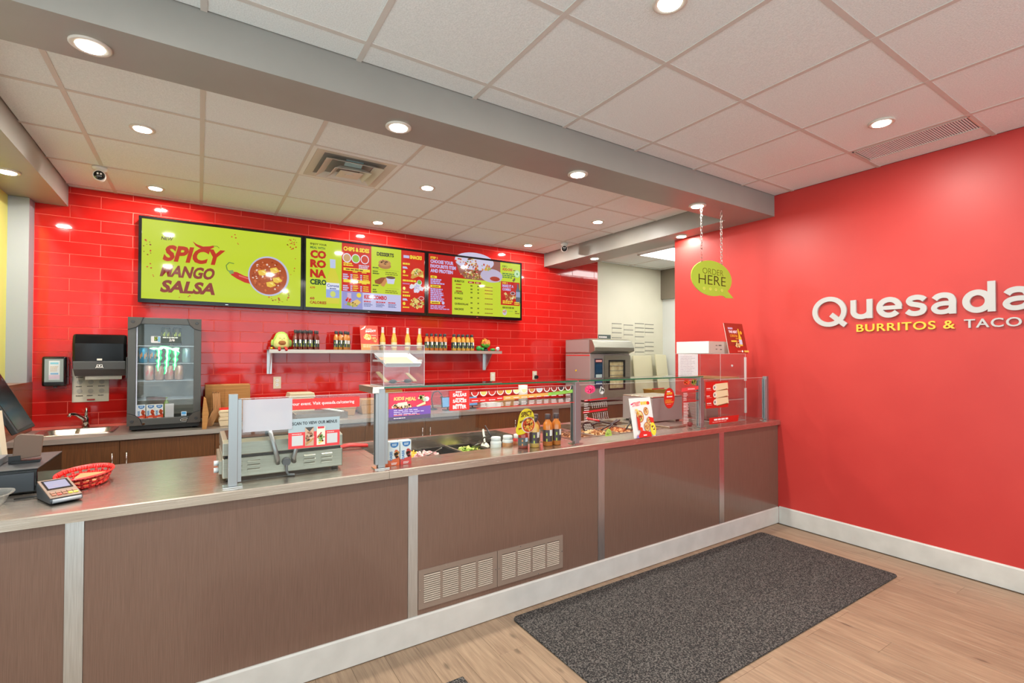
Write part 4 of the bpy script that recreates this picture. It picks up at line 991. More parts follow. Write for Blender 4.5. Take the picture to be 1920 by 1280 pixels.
# payment terminal
t=thing('payment_terminal','grey wedge shaped card payment terminal with lit screen and coloured keys','payment terminal',(-0.437,2.462,ZT),0.42)
prof=[(-0.082,0.004),(0.075,0.0006),(0.085,0.05),(0.078,0.060),(-0.078,0.022),(-0.086,0.014)]
obj('housing',MB().prism(prof,-0.046,0.046,'x'),mat('blue_grey_plastic',(60,66,72),0.4),t,bevel=0.004)
sl=math.atan2(0.038,0.156); m=MB(); m.box(-0.045,0.045,-0.082,0.082,0.0,0.003); obj('face_plate',m,mat('bronze_plastic',(120,96,78),0.35),t,loc=(0,0.0,0.0418),rot=(sl,0,0),bevel=0.002)
P=Print(0.074,0.085,74,85,bg=(40,40,44)); P.rect(6,8,62,66,(196,194,222)); P.bars(24,50,20,1,6,6,(214,196,214),1)
o=P.obj('screen',M['screen'],t,(-0.037,-0.014,0.0445-0.0025),(sl-PI/2,0,0)); 
m=MB(); kc=[(190,60,44),(150,90,60),(150,90,60),(150,90,60)]
for r_ in range(2):
    for c_ in range(5):
        m.col=lin([(150,92,64),(206,60,44),(150,92,64),(236,214,50),(236,214,50)][c_] if r_==0 else (140,96,72)); x=-0.036+c_*0.0155; m.box(x,x+0.012,-0.066+r_*0.017,-0.054+r_*0.017,0.003,0.0055)
obj('key',m,M['print'],t,loc=(0,0,0.0418),rot=(sl,0,0),label='rows of coloured keys')
obj('card_lip',MB().cyl((-0.040,-0.086,0.014),0.007,0.08,10,'x'),mat('pale_grey_lip',(170,172,176),0.4),t)
obj('cable',MB().tube([(-0.02,0.080,0.012),(-0.05,0.095,0.006),(-0.10,0.11,0.006)],0.0035,7),M['black'],t)
# red basket
t=thing('food_basket','oval red plastic food basket with slotted sides beside the payment terminal','basket',(-0.398,2.695,ZT),-0.15)
def oval(f,z,n=40,rx=0.085,ry=0.150): return [(f*rx*math.cos(2*PI*k/n)+ (0), f*ry*math.sin(2*PI*k/n), z) for k in range(n)]
n=60
rim=MB(); R0,R1,R2=oval(1.0,0.052,n),oval(1.05,0.056,n),oval(1.07,0.050,n)
vs=R0+R1+R2; rim.add(vs,[(a*n+k,a*n+(k+1)%n,(a+1)*n+(k+1)%n,(a+1)*n+k) for a in range(2) for k in range(n)],True); obj('rim',rim,M['red_plastic'],t)
wall=MB(); zs=[(0.80,0.002),(0.84,0.012),(0.87,0.020),(0.91,0.029),(0.945,0.038),(1.0,0.052)]
for i in range(5):
    (fa,za),(fb,zb)=zs[i],zs[i+1]; A,B=oval(fa,za,n),oval(fb,zb,n)
    for k in range(n):
        if i in (1,3) and k%3!=0: continue
        k2=(k+1)%n; wall.add([A[k],A[k2],B[k2],B[k]],[(0,1,2,3)],True)
ow=obj('side_slots',wall,M['red_plastic'],t); ow.modifiers.new('s','SOLIDIFY').thickness=0.002
bo=MB(); bo.prism([(x,y) for x,y,z in oval(0.80,0,n)],0.0005,0.0025,'z'); obj('bottom',bo,M['red_plastic'],t)
o=obj('paper_packets',MB().prism([(-0.045,-0.07),(0.04,-0.08),(0.05,0.10),(-0.035,0.11)],0,0.022,'z'),M['kraft_paper'],loc=(-0.395,2.700,ZT+0.0035)); tag(o,'tan paper packets lying in the red basket','packets')
o=obj('sanitizer_packet',MB().box(-0.018,0.018,-0.03,0.03,0,0.008),mat('blue_grey_packet',(140,150,186),0.4),loc=(-0.440,2.605,ZT+0.0045),rot=(0,0.03,0.3)); tag(o,'small blue grey packet in the near end of the red basket','packet')
# clear clamshell
t=thing('clamshell_tray','clear plastic clamshell tray with crumbs at the left edge of the counter','tray',(-0.675,2.465,ZT))
n=32; A=MB(); prof=[(0.80,0.0008),(0.86,0.012),(0.95,0.034),(1.0,0.046),(1.08,0.048),(1.09,0.044)]
rings=[[(f*0.105*math.copysign(abs(math.cos(2*PI*k/n))**0.7,math.cos(2*PI*k/n)),f*0.080*math.copysign(abs(math.sin(2*PI*k/n))**0.7,math.sin(2*PI*k/n)),z) for k in range(n)] for f,z in prof]
A.add([p for r in rings for p in r],[(i*n+k,i*n+(k+1)%n,(i+1)*n+(k+1)%n,(i+1)*n+k) for i in range(len(prof)-1) for k in range(n)]+[tuple(range(n))],True); obj('tray_shell',A,M['wrap'],t)
for k,(x,y) in enumerate(((0.05,-0.02),(0.0,0.03),(0.035,0.02))): 
    pass
m=MB(); m.sphere((0.055,-0.015,0.009),0.010,8,6,(1.2,1,.7)); m.sphere((0.03,0.02,0.008),0.008,8,6); m.sphere((0.0,-0.02,0.008),0.008,8,6); o=obj('crumbs',m,M['kraft_paper'],loc=(-0.675,2.465,ZT)); tag(o,'few pale crumbs inside the clear clamshell tray','crumbs',kind='stuff')
# ------------------------------------------------------------------ acrylic cabinet by the red wall
t=thing('acrylic_cabinet','tall clear acrylic cabinet with shelves beside the red wall','cabinet',(3.55,2.405,ZT+0.0005))
acrylic_box(t,0,0.35,0,0.445,0.554,0.006)
obj('shelf',MB().box(0.007,0.343,0.008,0.437,0.345,0.350),M['acrylic'],t); obj('shelf',MB().box(0.007,0.343,0.008,0.437,0.175,0.180),M['acrylic'],t)
for z in (0.345,0.175): obj('shelf_edge',MB().box(0.007,0.343,0.0065,0.0078,z,z+0.005),M['acr_edge'],t)
for z0_,z1_ in ((0.33,0.53),(0.06,0.27)): obj('door_handle',MB().box(0.325,0.345,-0.014,-0.0008,z0_,z1_),M['acr_edge'],t,bevel=0.003)
obj('door_knob',MB().lathe([(0.008,-0.010),(0.010,-0.004),(0.006,-0.0008)],12,(0.15,0,0.46),axis='y'),M['acr_edge'],t)
o=obj('paper_sheets',MB().box(0,0.28,0,0.36,0,0.012),M['kraft_paper'],loc=(3.585,2.44,ZT+0.3515)); tag(o,'flat tan stack of wraps on the upper cabinet shelf','paper stack')
o=obj('napkin_box',MB().box(0,0.16,0,0.18,0,0.13),mat('taupe_box',(150,120,108),0.6),loc=(3.57,2.55,ZT+0.0085)); tag(o,'taupe box on the floor of the acrylic cabinet','box')
t=thing('paper_sign','white paper sheet taped to the red wall behind the cabinet','sign',(XR-0.0012,3.28,1.185),-PI/2)
P=Print(0.235,0.245,100,104,bg=(228,228,232)); P.bars(12,12,76,12,7,3,(190,192,200),4); P.obj('sheet',M['print_matt'],t)
t=thing('carton_box','flat white carton box lying on top of the acrylic cabinet','box',(3.50,2.475,ZT+0.5612))
obj('box_body',MB().box(0.0,0.265,0.0008,0.32,0,0.100),M['white'],t,bevel=0.002)
P=Print(0.265,0.100,265,100,bg=(196,176,164)); P.bars(90,30,26,2,30,8,(110,96,90),2); P.bars(130,28,50,1,30,10,(90,80,76),3); P.bars(150,62,30,1,20,8,(100,90,84),4); P.obj('end_print',M['print_matt'],t,(0,0,0))
P=Print(0.265,0.262,200,200,bg=(150,40,24)); P.rect(0,150,200,50,(170,34,22)); P.text('THE HEAT',36,66,92,18,(240,224,236),0.04); P.bars(34,28,66,1,8,12,(200,170,210),1); P.text('CORONA',42,92,80,18,(236,160,50),0.02); P.text('CERO',96,106,36,9,(240,170,60),0.02); P.rect(44,114,60,10,(236,196,70)); P.bars(108,116,40,1,6,7,(230,120,70),3)
P.poly([(134,36),(144,36),(148,76),(158,96),(160,150),(126,150),(128,96),(133,76)],(244,190,60)); P.poly([(128,108),(160,108),(160,140),(127,140)],(196,206,226)); P.ell(162,62,12,12,(244,170,40)); P.blobs(102,146,26,14,34,[(226,180,110),(110,50,24),(240,210,150)],8,3); P.bars(90,182,40,1,6,8,(240,130,110),6); P.ell(140,186,8,7,WHT); P.rect(160,180,50,12,(240,196,90))
card('beer_poster','square dark red poster with an upright beer bottle, leaning on top of the cabinet','poster',0.265,0.262,P,(3.700,2.424,ZT+0.5615),0.20)
# ================================================================== BACK COUNTER
ZB=0.812; YBF=4.62
wt=thing('back_worktop','long stainless steel worktop along the tiled back wall','worktop',(0,0,0))
SX=(-1.02,-0.56,4.80,5.17)
m=MB(); z0=ZB-0.037
m.box(-1.098,SX[0],YBF,5.258,z0,ZB); m.box(SX[0],SX[1],YBF,SX[2],z0,ZB); m.box(SX[0],SX[1],SX[3],5.258,z0,ZB); m.box(SX[1],4.99,YBF,5.258,z0,ZB)
obj('top_sheet',m,M['steel_soft'],wt)
obj('upstand',MB().box(-0.2,4.86,5.2445,5.2585,ZB+0.0003,ZB+0.02),M['steel'],wt)
# base cabinets
def cabinet(x0,x1,lab,split=True,top=0.774):
    t=thing('base_cabinet',lab,'cabinet',((x0+x1)/2,4.66,0),0,'base cabinets under the back worktop'); w=(x1-x0)/2
    obj('cabinet_body',MB().box(-w+.001,w-.001,0.0,0.55,0.08,top),M['cabinet'],t); obj('plinth',MB().box(-w,w,0.05,0.5,0,0.0795),M['black'],t)
    xs=[-w,0,w] if split else [-w,w]
    for i in range(len(xs)-1):
        d=obj('door',MB().box(xs[i]+.0015,xs[i+1]-.0015,-0.019,-0.0005,0.085,0.768),M['cabinet'],t,bevel=0.001)
        hx_=(xs[i+1]-0.042) if i==0 else xs[i]+0.042
        obj('handle',MB().tube([(hx_,-0.019,0.570),(hx_,-0.043,0.575),(hx_,-0.043,0.677),(hx_,-0.019,0.682)],0.0055,8),M['chrome'],d)
for k,(a,b) in enumerate(((-1.098,0.114),(0.114,1.33),(1.33,2.55),(2.55,3.56),(3.66,4.98))):
    cabinet(a,b,'dark brown two door base cabinet under the back worktop, %s from the left'%names[k],top=0.69 if k==0 else 0.774)
o=obj('filler_strip',MB().box(3.562,3.658,4.645,4.70,0,0.774),M['steel_v']); tag(o,'grey steel filler strip between dark brown base cabinets','strip')
# sink and tap
t=thing('hand_sink','inset stainless hand sink with raised rim at the left end of the back worktop','sink',(-0.79,4.985,ZB))
def rr(w,h,r,z,n=6):
    P=[]
    for cx,cy,a in ((w-r,h-r,0),(-w+r,h-r,90),(-w+r,-h+r,180),(w-r,-h+r,270)):
        for i in range(n+1): P.append((cx+r*math.cos(math.radians(a+90*i/n)),cy+r*math.sin(math.radians(a+90*i/n)),z))
    return P
rings=[rr(0.236,0.196,0.04,0.0006),rr(0.236,0.196,0.04,0.007),rr(0.222,0.182,0.05,0.009),rr(0.205,0.165,0.06,0.003),rr(0.185,0.145,0.06,-0.10),rr(0.12,0.09,0.05,-0.112)]
n=len(rings[0]); m=MB(); m.add([p for r in rings for p in r],[(i*n+k,i*n+(k+1)%n,(i+1)*n+(k+1)%n,(i+1)*n+k) for i in range(len(rings)-1) for k in range(n)]+[tuple((len(rings)-1)*n+k for k in range(n))],True)
obj('basin',m,M['steel'],t,recalc=False); obj('drain',MB().lathe([(0.03,-0.1115),(0.028,-0.109),(0.001,-0.109)],14),M['chrome'],t)
t=thing('tap','chrome single lever tap over the hand sink','tap',(-0.80,5.205,ZB+0.0006))
obj('deck_plate',MB().box(-0.11,0.11,-0.022,0.022,0,0.008),M['chrome'],t,bevel=0.003)
obj('column',MB().lathe([(0.024,0.008),(0.022,0.05),(0.024,0.075),(0.018,0.095)],16,(0.03,0,0)),M['chrome'],t)
obj('spout',MB().tube([(0.03,0,0.045),(0.015,-0.03,0.085),(-0.02,-0.09,0.125),(-0.045,-0.14,0.130),(-0.05,-0.145,0.112)],[0.019,0.016,0.013,0.012,0.013],10),M['chrome'],t)
obj('lever',MB().tube([(0.03,0,0.095),(0.034,0.0,0.14),(0.034,-0.004,0.165)],[0.014,0.010,0.007],10),M['chrome'],t)
# soap and towel dispensers, notice
t=thing('soap_dispenser','small black soap dispenser with a pale window on the tiled wall','dispenser',(-0.955,5.258,1.160))
obj('case',MB().box(-0.073,0.073,-0.11,0,0,0.235),M['black_gloss'],t,bevel=0.014); obj('window',MB().box(-0.055,0.055,-0.1125,-0.1105,0.035,0.215),mat('grey_window',(138,150,152),0.15),t)
P=Print(0.064,0.150,64,150,bg=(206,214,220)); P.rect(8,14,48,14,(120,190,214)); P.bars(8,44,48,5,9,5,(196,180,160),2); P.rect(10,96,46,12,(120,170,214)); P.rect(0,112,64,30,(196,180,200)); P.obj('refill_label',M['print'],t,(-0.030,-0.1128,0.052)); obj('nozzle',MB().cyl((0,-0.06,-0.012),0.012,0.012,12),M['grey_plastic'],t)
t=thing('towel_dispenser','large glossy black paper towel dispenser beside the small fridge','dispenser',(-0.668,5.258,1.238))
m=MB(); m.prism([(0,0.0),(-0.12,0.0),(-0.185,0.055),(-0.205,0.12),(-0.215,0.26),(-0.19,0.335),(0,0.335)],-0.168,0.168,'x'); obj('cover',m,M['black_gloss'],t,bevel=0.018)
m=MB(); m.prism([(-0.10,-0.0005),(-0.128,-0.0005),(-0.196,0.055),(-0.2085,0.118),(-0.19,0.12)],-0.162,0.162,'x'); obj('lower_cover',m,M['grey_plastic'],t,bevel=0.004)
P=Print(0.06,0.045,60,45); P.line([(14,30),(14,8),(46,8),(46,30)],3,WHT); P.line([(6,34),(14,24),(22,24)],3,WHT); P.line([(54,34),(46,24),(38,24)],3,WHT); P.ell(30,18,4,6,WHT); P.rect(16,28,28,4,WHT); P.obj('towel_symbol',M['print'],t,(-0.03,-0.2135,0.055),(-0.22,0,0))
obj('badge',MB().box(-0.016,0.016,-0.2165,-0.214,0.125,0.140),M['paper'],t); obj('paper_towel',MB().box(-0.10,0.13,-0.115,-0.105,-0.03,0.0),M['paper'],t)
t=thing('hand_wash_notice','white hand washing notice sheet below the towel dispenser','notice',(-0.865,5.2575,1.022))
P=Print(0.232,0.275,100,118,bg=(214,206,188))
for r_ in range(3):
    for c_ in range(3): P.ell(20+c_*30,16+r_*32,8,8,(184,180,170),12); P.bars(10+c_*30,30+r_*32,20,1,4,3,(90,86,80),r_*3+c_)
P.rect(40,108,22,5,(170,40,40)); P.obj('sheet',M['print_matt'],t)
# outlets
def outlet(x,z,lab,plug=False):
    t=thing('wall_outlet',lab,'outlet',(x,5.2605,z),0,'wall outlets')
    obj('cover_plate',MB().box(-0.035,0.035,-0.006,0,-0.058,0.058),M['beige'],t,bevel=0.002)
    for s in (-1,1):
        f=obj('socket',MB().lathe([(0.016,-0.0085),(0.017,-0.006)],16,(0,0,s*0.021),axis='y'),M['white'],t)
        m=MB(); m.box(-0.007,-0.005,-0.0092,-0.0086,s*0.021-0.004,s*0.021+0.006); m.box(0.005,0.007,-0.0092,-0.0086,s*0.021-0.004,s*0.021+0.006); obj('slots',m,M['black'],f)
    if plug: obj('plug',MB().lathe([(0.020,-0.05),(0.024,-0.03),(0.024,-0.0095)],14,(0.01,0,-0.02),axis='y'),M['black'],t)
outlet(0.645,1.139,'beige wall outlet under the left end of the wall shelf'); outlet(3.092,1.139,'beige wall outlet below the right shelf bracket'); outlet(3.735,1.145,'wall outlet with a black plug left of the oven',True)

# ------------------------------------------------------------------ small drinks fridge
FX=(-0.464,0.015); FY=4.74
t=thing('drinks_fridge','small black glass door drinks fridge with a green claw sign on the back worktop','fridge',(-0.2245,FY,ZB))
w=0.2385
m=MB(); m.box(-w,-w+.02,0.052,0.46,0.045,0.885); m.box(w-.02,w,0.052,0.46,0.045,0.885); m.box(-w+.02,w-.02,0.052,0.46,0.865,0.885); m.box(-w+.02,w-.02,0.052,0.46,0.045,0.085)
obj('cabinet_shell',m,M['black'],t)
m=MB(); m.box(-w+.02,-w+.026,0.06,0.44,0.085,0.865); m.box(w-.026,w-.02,0.06,0.44,0.085,0.865); m.box(-w+.026,w-.026,0.43,0.44,0.085,0.865)
obj('inner_liner',m,mat('pale_grey_liner',(186,182,170),0.4),t)
m=MB()
for x in (-w+.04,w-.04): 
    m.cyl((x,0.09,0.0005),0.02,0.0445,12); m.cyl((x,0.42,0.0005),0.02,0.0445,12)
obj('feet',m,M['black'],t); obj('base_grille',MB().box(-w+.01,w-.01,0.06,0.08,0.01,0.044),M['black'],t)
d=MB(); b=0.05
d.box(-w,-w+b,0,0.045,0.048,0.888); d.box(w-b,w,0,0.045,0.048,0.888); d.box(-w+b,w-b,0,0.045,0.048,0.048+b); d.box(-w+b,w-b,0,0.045,0.888-b,0.888)
door=obj('door',d,mat('charcoal_door_frame',(74,76,74),0.4),t,bevel=0.002); M['guard']=mat('corner_guard_plastic',(72,68,63),0.45)
obj('door_glass',MB().box(-w+b+.0005,w-b-.0005,0.018,0.024,0.0985,0.8375),M['glass'],t)
for sx in (-1,1):
    for sz in (0,1):
        zz=0.048 if sz==0 else 0.888; s_=1 if sz==0 else -1; X=sx*w
        P_=[(X,zz),(X-sx*0.095,zz),(X-sx*0.078,zz+s_*0.05),(X-sx*0.05,zz+s_*0.078),(X,zz+s_*0.095)]
        g=obj('corner_guard',MB().prism(P_,-0.008,-0.0025,'y'),M['guard'],t,bevel=0.0015); obj('guard_seam',MB().prism([(X+(a-X)*1.05,zz+(b-zz)*1.05) if a!=X or b!=zz else (a,b) for a,b in P_],-0.002,-0.0004,'y'),M['black'],g); obj('bolt_head',MB().lathe([(0.011,-0.011),(0.014,-0.0062)],6,(X-sx*0.032,0,zz+s_*0.035),axis='y'),M['dk_grey'],g)
obj('door_handle',MB().box(-w-0.008,-w-0.0005,-0.005,0.02,0.42,0.58),M['dk_grey'],t,bevel=0.003)
obj('inner_light',MB().box(-w+b+.002,-w+b+.007,0.03,0.05,0.11,0.83),mat('pale_light_strip',(235,235,250),0.4,emit=(225,228,250),estr=0.25),t)
P=Print(0.06,0.028,60,28); P.ell(30,14,29,13,(220,220,214)); P.ell(30,14,26,11,(40,36,34)); P.bars(14,11,32,1,6,6,(190,180,160),2); P.obj('maker_badge',M['print'],t,(0.10,-0.0005,0.060))
P=Print(0.035,0.035,35,35,bg=(220,236,244)); P.rect(3,4,29,20,(70,150,206)); P.bars(6,28,22,1,4,4,(70,130,180),2); P.obj('energy_sticker',M['print'],t,(0.107,0.0172,0.105))
obj('round_badge',MB().lathe([(0.009,-0.0022),(0.010,-0.0005)],16,(-0.135,0,0.060),axis='y'),M['chrome'],t)
# lit claw sign on the glass: three ragged strokes under a splash
def claw(pts): return pts
cl=[[(0,4),(16,0),(36,2),(46,-4),(62,-6),(78,-2),(92,4),(108,0),(122,2),(118,14),(124,26),(116,22),(108,14),(96,16),(84,8),(70,10),(56,4),(48,12),(34,8),(18,12),(4,8)]]
strokes=[[(26,6),(42,6),(50,22),(44,40),(50,52),(42,68),(44,84),(38,100),(38,116),(34,118),(32,104),(28,92),(34,80),(28,66),(36,52),(30,36),(32,20)],
 [(62,2),(82,4),(86,22),(78,40),(84,54),(76,70),(78,88),(70,104),(72,118),(62,134),(60,132),(64,116),(60,102),(66,88),(60,74),(68,56),(64,40),(68,22)],
 [(96,8),(116,16),(118,32),(110,46),(116,60),(108,74),(110,90),(104,104),(102,114),(98,112),(100,98),(96,86),(102,72),(96,58),(104,44),(98,28)]]
S=0.0016
sg=MB(); sw=MB()
for p in strokes: 
    cx=sum(a for a,b in p)/len(p)
    sg.prism([((cx+(a-cx)*1.2)*S,-b*S) for a,b in p],-0.002,-0.0005,'y'); sw.prism([((cx+(a-cx)*0.45)*S,-(b*0.985+1)*S) for a,b in p],-0.0035,-0.0021,'y')
for p in cl: sg.prism([(a*S*1.02-0.002,-b*S*1.2+0.003) for a,b in p],-0.002,-0.0005,'y'); sw.prism([(a*S,-b*S) for a,b in p],-0.0035,-0.0021,'y')
o=obj('claw_sign',sg,M['neon'],t,loc=(-0.105,0.017,0.655)); obj('claw_highlight',sw,M['neon_w'],o)
pp=Print(0.13,0.055,130,55,bg=(50,60,54)); pp.text('2/6',50,40,38,20,WHT,0.02,0.1); pp.bars(10,6,100,1,9,9,(214,226,214),2); pp.obj('price_card',M['print'],t,(-0.03,0.0165,0.690))
pp=Print(0.06,0.052,60,52,bg=(206,206,206)); pp.rect(20,2,22,36,(60,70,50)); pp.blobs(31,18,9,14,10,[(200,220,60),(120,150,60)],6,2); pp.rect(44,4,14,40,(110,170,200)); pp.obj('price_card',M['print'],t,(-0.095,0.0165,0.692))
for z in (0.235,0.385,0.525,0.665): 
    s_=MB()
    for k in range(5): s_.box(-w+.03,w-.03,0.09+k*0.075,0.094+k*0.075,z,z+0.004)
    s_.box(-w+.03,w-.03,0.07,0.074,z,z+0.006); s_.box(-w+.03,-w+.034,0.07,0.42,z,z+0.006); s_.box(w-.034,w-.03,0.07,0.42,z,z+0.006)
    obj('wire_shelf',s_,M['alu'],t)
def can(x,y,z,c1,c2,lab,h=0.125,r=0.031):
    t=thing('drink_can',lab,'can',(x,y,z),0,'drink cans in the fridge')
    obj('can_body',MB().lathe([(r*0.8,0.0003),(r,0.008),(r,h-0.012),(r*0.8,h-0.002)],20),mat('can_paint',c1,0.25,0.4) if c1 not in SAUCE else SAUCE[c1],t)
    m=MB(); m.col=lin(c2); n=20
    for k in range(n):
        if k%3==0: continue
        a,b=2*PI*k/n,2*PI*(k+.7)/n; R=r+0.0005; za=0.02+0.015*((k*7)%3); zb=h-0.03-0.012*((k*5)%3); m.add([(R*math.cos(a),R*math.sin(a),za),(R*math.cos(b),R*math.sin(b),za),(R*math.cos(b),R*math.sin(b),zb),(R*math.cos(a),R*math.sin(a),zb)],[(0,1,2,3)],True)
    obj('can_print',m,M['print'],t,recalc=False); obj('can_lid',MB().lathe([(r*0.8,h-0.002),(r*0.82,h),(r*0.74,h),(r*0.72,h-0.003),(0.001,h-0.003)],18,cap=False),M['alu'],t)
fx0=-0.2245
zA=ZB+0.5315; zBs=ZB+0.3915; zCs=ZB+0.6715
can(fx0-0.150,4.845,zA,(60,150,190),(226,150,60),'blue and orange can at the left of the second fridge shelf'); can(fx0-0.085,4.845,zA,(60,150,190),(226,150,60),'blue and orange can, second from the left on second fridge shelf')
can(fx0+0.055,4.845,zA,(120,190,130),(60,140,90),'green can behind the lit claw sign'); can(fx0+0.135,4.845,zA,(170,206,214),(120,150,170),'pale blue can at the right of second fridge shelf')
for k,x in enumerate((-0.110,-0.045,0.020,0.085)): can(fx0+x,4.845,zBs,(206,170,156),(190,80,80) if k%2==0 else (170,130,70),'pale rose can on the third fridge shelf, %s from the left'%names[k])
can(fx0-0.005,4.86,zCs,(60,70,40),(206,226,60),'black and green can on the top fridge shelf, left one',0.15); can(fx0+0.07,4.86,zCs,(60,70,40),(206,226,60),'black and green can on the top fridge shelf, right one',0.15)
for k,x in enumerate((-0.160,-0.100,-0.045)): carton('juice_carton','small white juice carton at fridge bottom, %s from the left'%names[k],(fx0+x,4.835,ZB+0.0855),[(226,96,40),(200,60,40)],(226,80,40),0.15,0.98,'juice cartons in the fridge')
o=obj('clear_carton',MB().box(-0.03,0.03,-0.02,0.02,0,0.115),mat('grey_white_pack',(206,206,210),0.4),loc=(fx0+0.025,4.84,ZB+0.0855)); tag(o,'pale grey carton right of the juice cartons in the fridge','carton')
o=obj('green_bottle',MB().lathe([(0.018,0),(0.020,0.005),(0.020,0.11),(0.008,0.14),(0.008,0.16)],14),mat('lime_bottle',(160,200,90),0.3),loc=(fx0+0.0,4.95,ZB+0.0855)); tag(o,'lime green bottle lying behind the juice cartons','bottle')
o=obj('paper_scraps',MB().box(-0.10,0.10,-0.05,0.05,0,0.006),M['paper'],loc=(fx0+0.10,4.90,ZB+0.8855),rot=(0,0,0.2)); tag(o,'white paper lying on top of the small fridge','paper')

# ------------------------------------------------------------------ things on the back worktop
zb=ZB+0.0006
t=thing('kraft_box','large brown cardboard carton behind the paper bags','box',(0.215,5.12,zb))
obj('box_body',MB().box(-0.17,0.18,-0.09,0.11,0,0.33),M['kraft'],t,bevel=0.004); obj('flap',MB().box(-0.02,0.17,-0.094,-0.0905,0.05,0.295),M['kraft'],t); obj('tape',MB().box(-0.17,0.18,-0.02,0.03,0.3303,0.331),mat('tan_tape',(196,150,90),0.3),t)
for k in range(5):
    x=0.075+k*0.011
    m=MB(); m.prism([(0.0,0.0),(0.045,0.11),(0.060,0.135),(0.052,0.27),(0.056,0.28),(0.062,0.27),(0.069,0.133),(0.053,0.105),(0.010,0.0)],-0.12,0.05,'y'); o=obj('paper_bag',m,M['kraft_paper'],loc=(x-0.03,4.92,zb)); tag(o,'standing folded kraft paper bag beside the fridge, %s from the fridge'%names[k],'bag','folded paper bags')
m=MB(); m.prism([(-0.03,0.0),(0.0,0.0),(0.015,0.12),(-0.005,0.24),(-0.02,0.25),(-0.03,0.12)],-0.10,0.06,'y'); o=obj('paper_bag',m,M['kraft'],loc=(0.055,4.73,zb)); tag(o,'dark brown folded paper bag tight against the fridge side','bag','folded paper bags')
def tub(x,y,z,w,d,h,lab,c='foam'):
    t=thing('takeout_tub',lab,'container',(x,y,z),0,'takeout containers on the back worktop')
    obj('base',MB().prism([(-w*.86,0),(w*.86,0),(w,h*.6),(-w,h*.6)],-d,d,'y'),M[c],t,bevel=0.004); obj('lid',MB().prism([(-w*1.03,h*.605),(w*1.03,h*.605),(w*.9,h),(-w*.9,h)],-d*1.02,d*1.02,'y'),M[c],t,bevel=0.006); return t
tub(0.215,4.80,zb,0.075,0.07,0.075,'beige fibre takeout box in front of the kraft carton'); upper=tub(0.215,4.80,zb+0.0756,0.075,0.07,0.06,'beige fibre takeout box, upper one of the stack before the carton')
obj('red_cover',MB().box(-0.07,0.07,-0.06,0.06,0.0605,0.0725),M['red_plastic'],upper,label='flat red cover')
t=thing('foam_stack','tall beige stack of ridged fibre clamshell boxes behind the grill','container',(0.825,5.06,zb))
for k in range(5): 
    m=MB(); h0=k*0.048; m.prism([(-0.118+0.012*0,h0),(0.118,h0),(0.105,h0+0.046),(-0.105,h0+0.046)],-0.11,0.11,'y'); obj('clamshell',m,M['foam'],t,bevel=0.006)
for k in range(16): obj('rib',MB().box(-0.095+k*0.0125,-0.089+k*0.0125,-0.112,-0.1075,0.196,0.234),M['foam'],t)
tub(0.55,5.08,zb,0.12,0.09,0.16,'wide tan takeout tub left of the ridged stack','kraft_paper'); tub(1.22,5.02,zb,0.10,0.09,0.11,'tan takeout tub right of the ridged stack','kraft_paper'); tub(1.47,5.05,zb,0.09,0.09,0.15,'tan takeout tub beside the second guard post','kraft_paper')
t=thing('steel_tray','shallow steel tray with a white scraper behind the grill','tray',(0.95,4.80,zb)); m=MB(); m.box(-0.22,0.22,-0.13,0.13,0,0.004)
for a in (-1,1): m.box(a*0.22-0.006,a*0.22+0.006,-0.13,0.13,0,0.07); m.box(-0.22,0.22,a*0.13-0.004,a*0.13+0.004,0,0.07)
obj('tray_body',m,M['steel'],t)
o=obj('white_scraper',MB().box(-0.02,0.02,-0.14,0.14,0,0.008),M['white'],loc=(1.06,4.80,zb+0.078),rot=(0.05,0,0.5)); tag(o,'white flat scraper lying across the steel tray','scraper')
o=obj('brown_sack',MB().sphere((0,0,0.075),0.085,14,9,(1.35,0.9,0.9)),M['kraft'],loc=(1.98,5.02,zb+0.003)); tag(o,'crumpled brown paper sack left of the small screen','sack')
def monitor(x,y,w,h,lab,rz):
    t=thing('order_tablet',lab,'screen',(x,y,zb),rz,'small screens on the back worktop')
    obj('foot',MB().box(-0.05,0.05,-0.04,0.04,0,0.008),M['dk_grey'],t); obj('stem',MB().tube([(0,0.01,0.008),(0,0.015,0.06)],0.008,8),M['dk_grey'],t)
    obj('bezel',MB().box(-w/2,w/2,0,0.012,0.03,0.03+h),M['black'],t,rot=(-0.12,0,0)); pp=Print(w*.92,h*.88,10,10,bg=(120,176,222)); pp.obj('display',M['screen'],t,(-w*.46,-0.001,0.03+h*.06),(-0.12,0,0))
monitor(2.285,4.84,0.150,0.115,'small lit blue screen behind the salsa strip, left one',0.1); monitor(2.60,4.86,0.13,0.105,'small lit blue screen behind the salsa strip, right one',0.1)
t=thing('desk_lamp','thin bent black gooseneck beside the blue screen','lamp',(2.17,4.98,zb)); obj('base',MB().lathe([(0.045,0),(0.045,0.012),(0.012,0.018)],16),M['black'],t); obj('neck',MB().tube([(0,0,0.015),(-0.02,0,0.12),(0.0,-0.01,0.19),(0.05,-0.02,0.205),(0.09,-0.03,0.16)],0.006,8),M['black'],t); obj('head',MB().lathe([(0.010,0.15),(0.022,0.125)],12,(0.09,-0.03,0)),M['black'],t)
o=obj('kraft_parcel',MB().box(-0.11,0.11,-0.06,0.06,0,0.225),M['kraft'],loc=(1.74,5.13,zb)); tag(o,'brown parcel standing behind the kids meal card','box')
tub(3.05,4.95,zb,0.11,0.1,0.09,'tan takeout tub below the right wall outlet','kraft_paper')
t=thing('paper_roll','tall white paper roll at the right part of the back worktop','paper roll',(3.28,4.86,zb)); obj('roll',MB().lathe([(0.055,0),(0.055,0.24),(0.02,0.24),(0.02,0.236)],20),M['paper'],t)
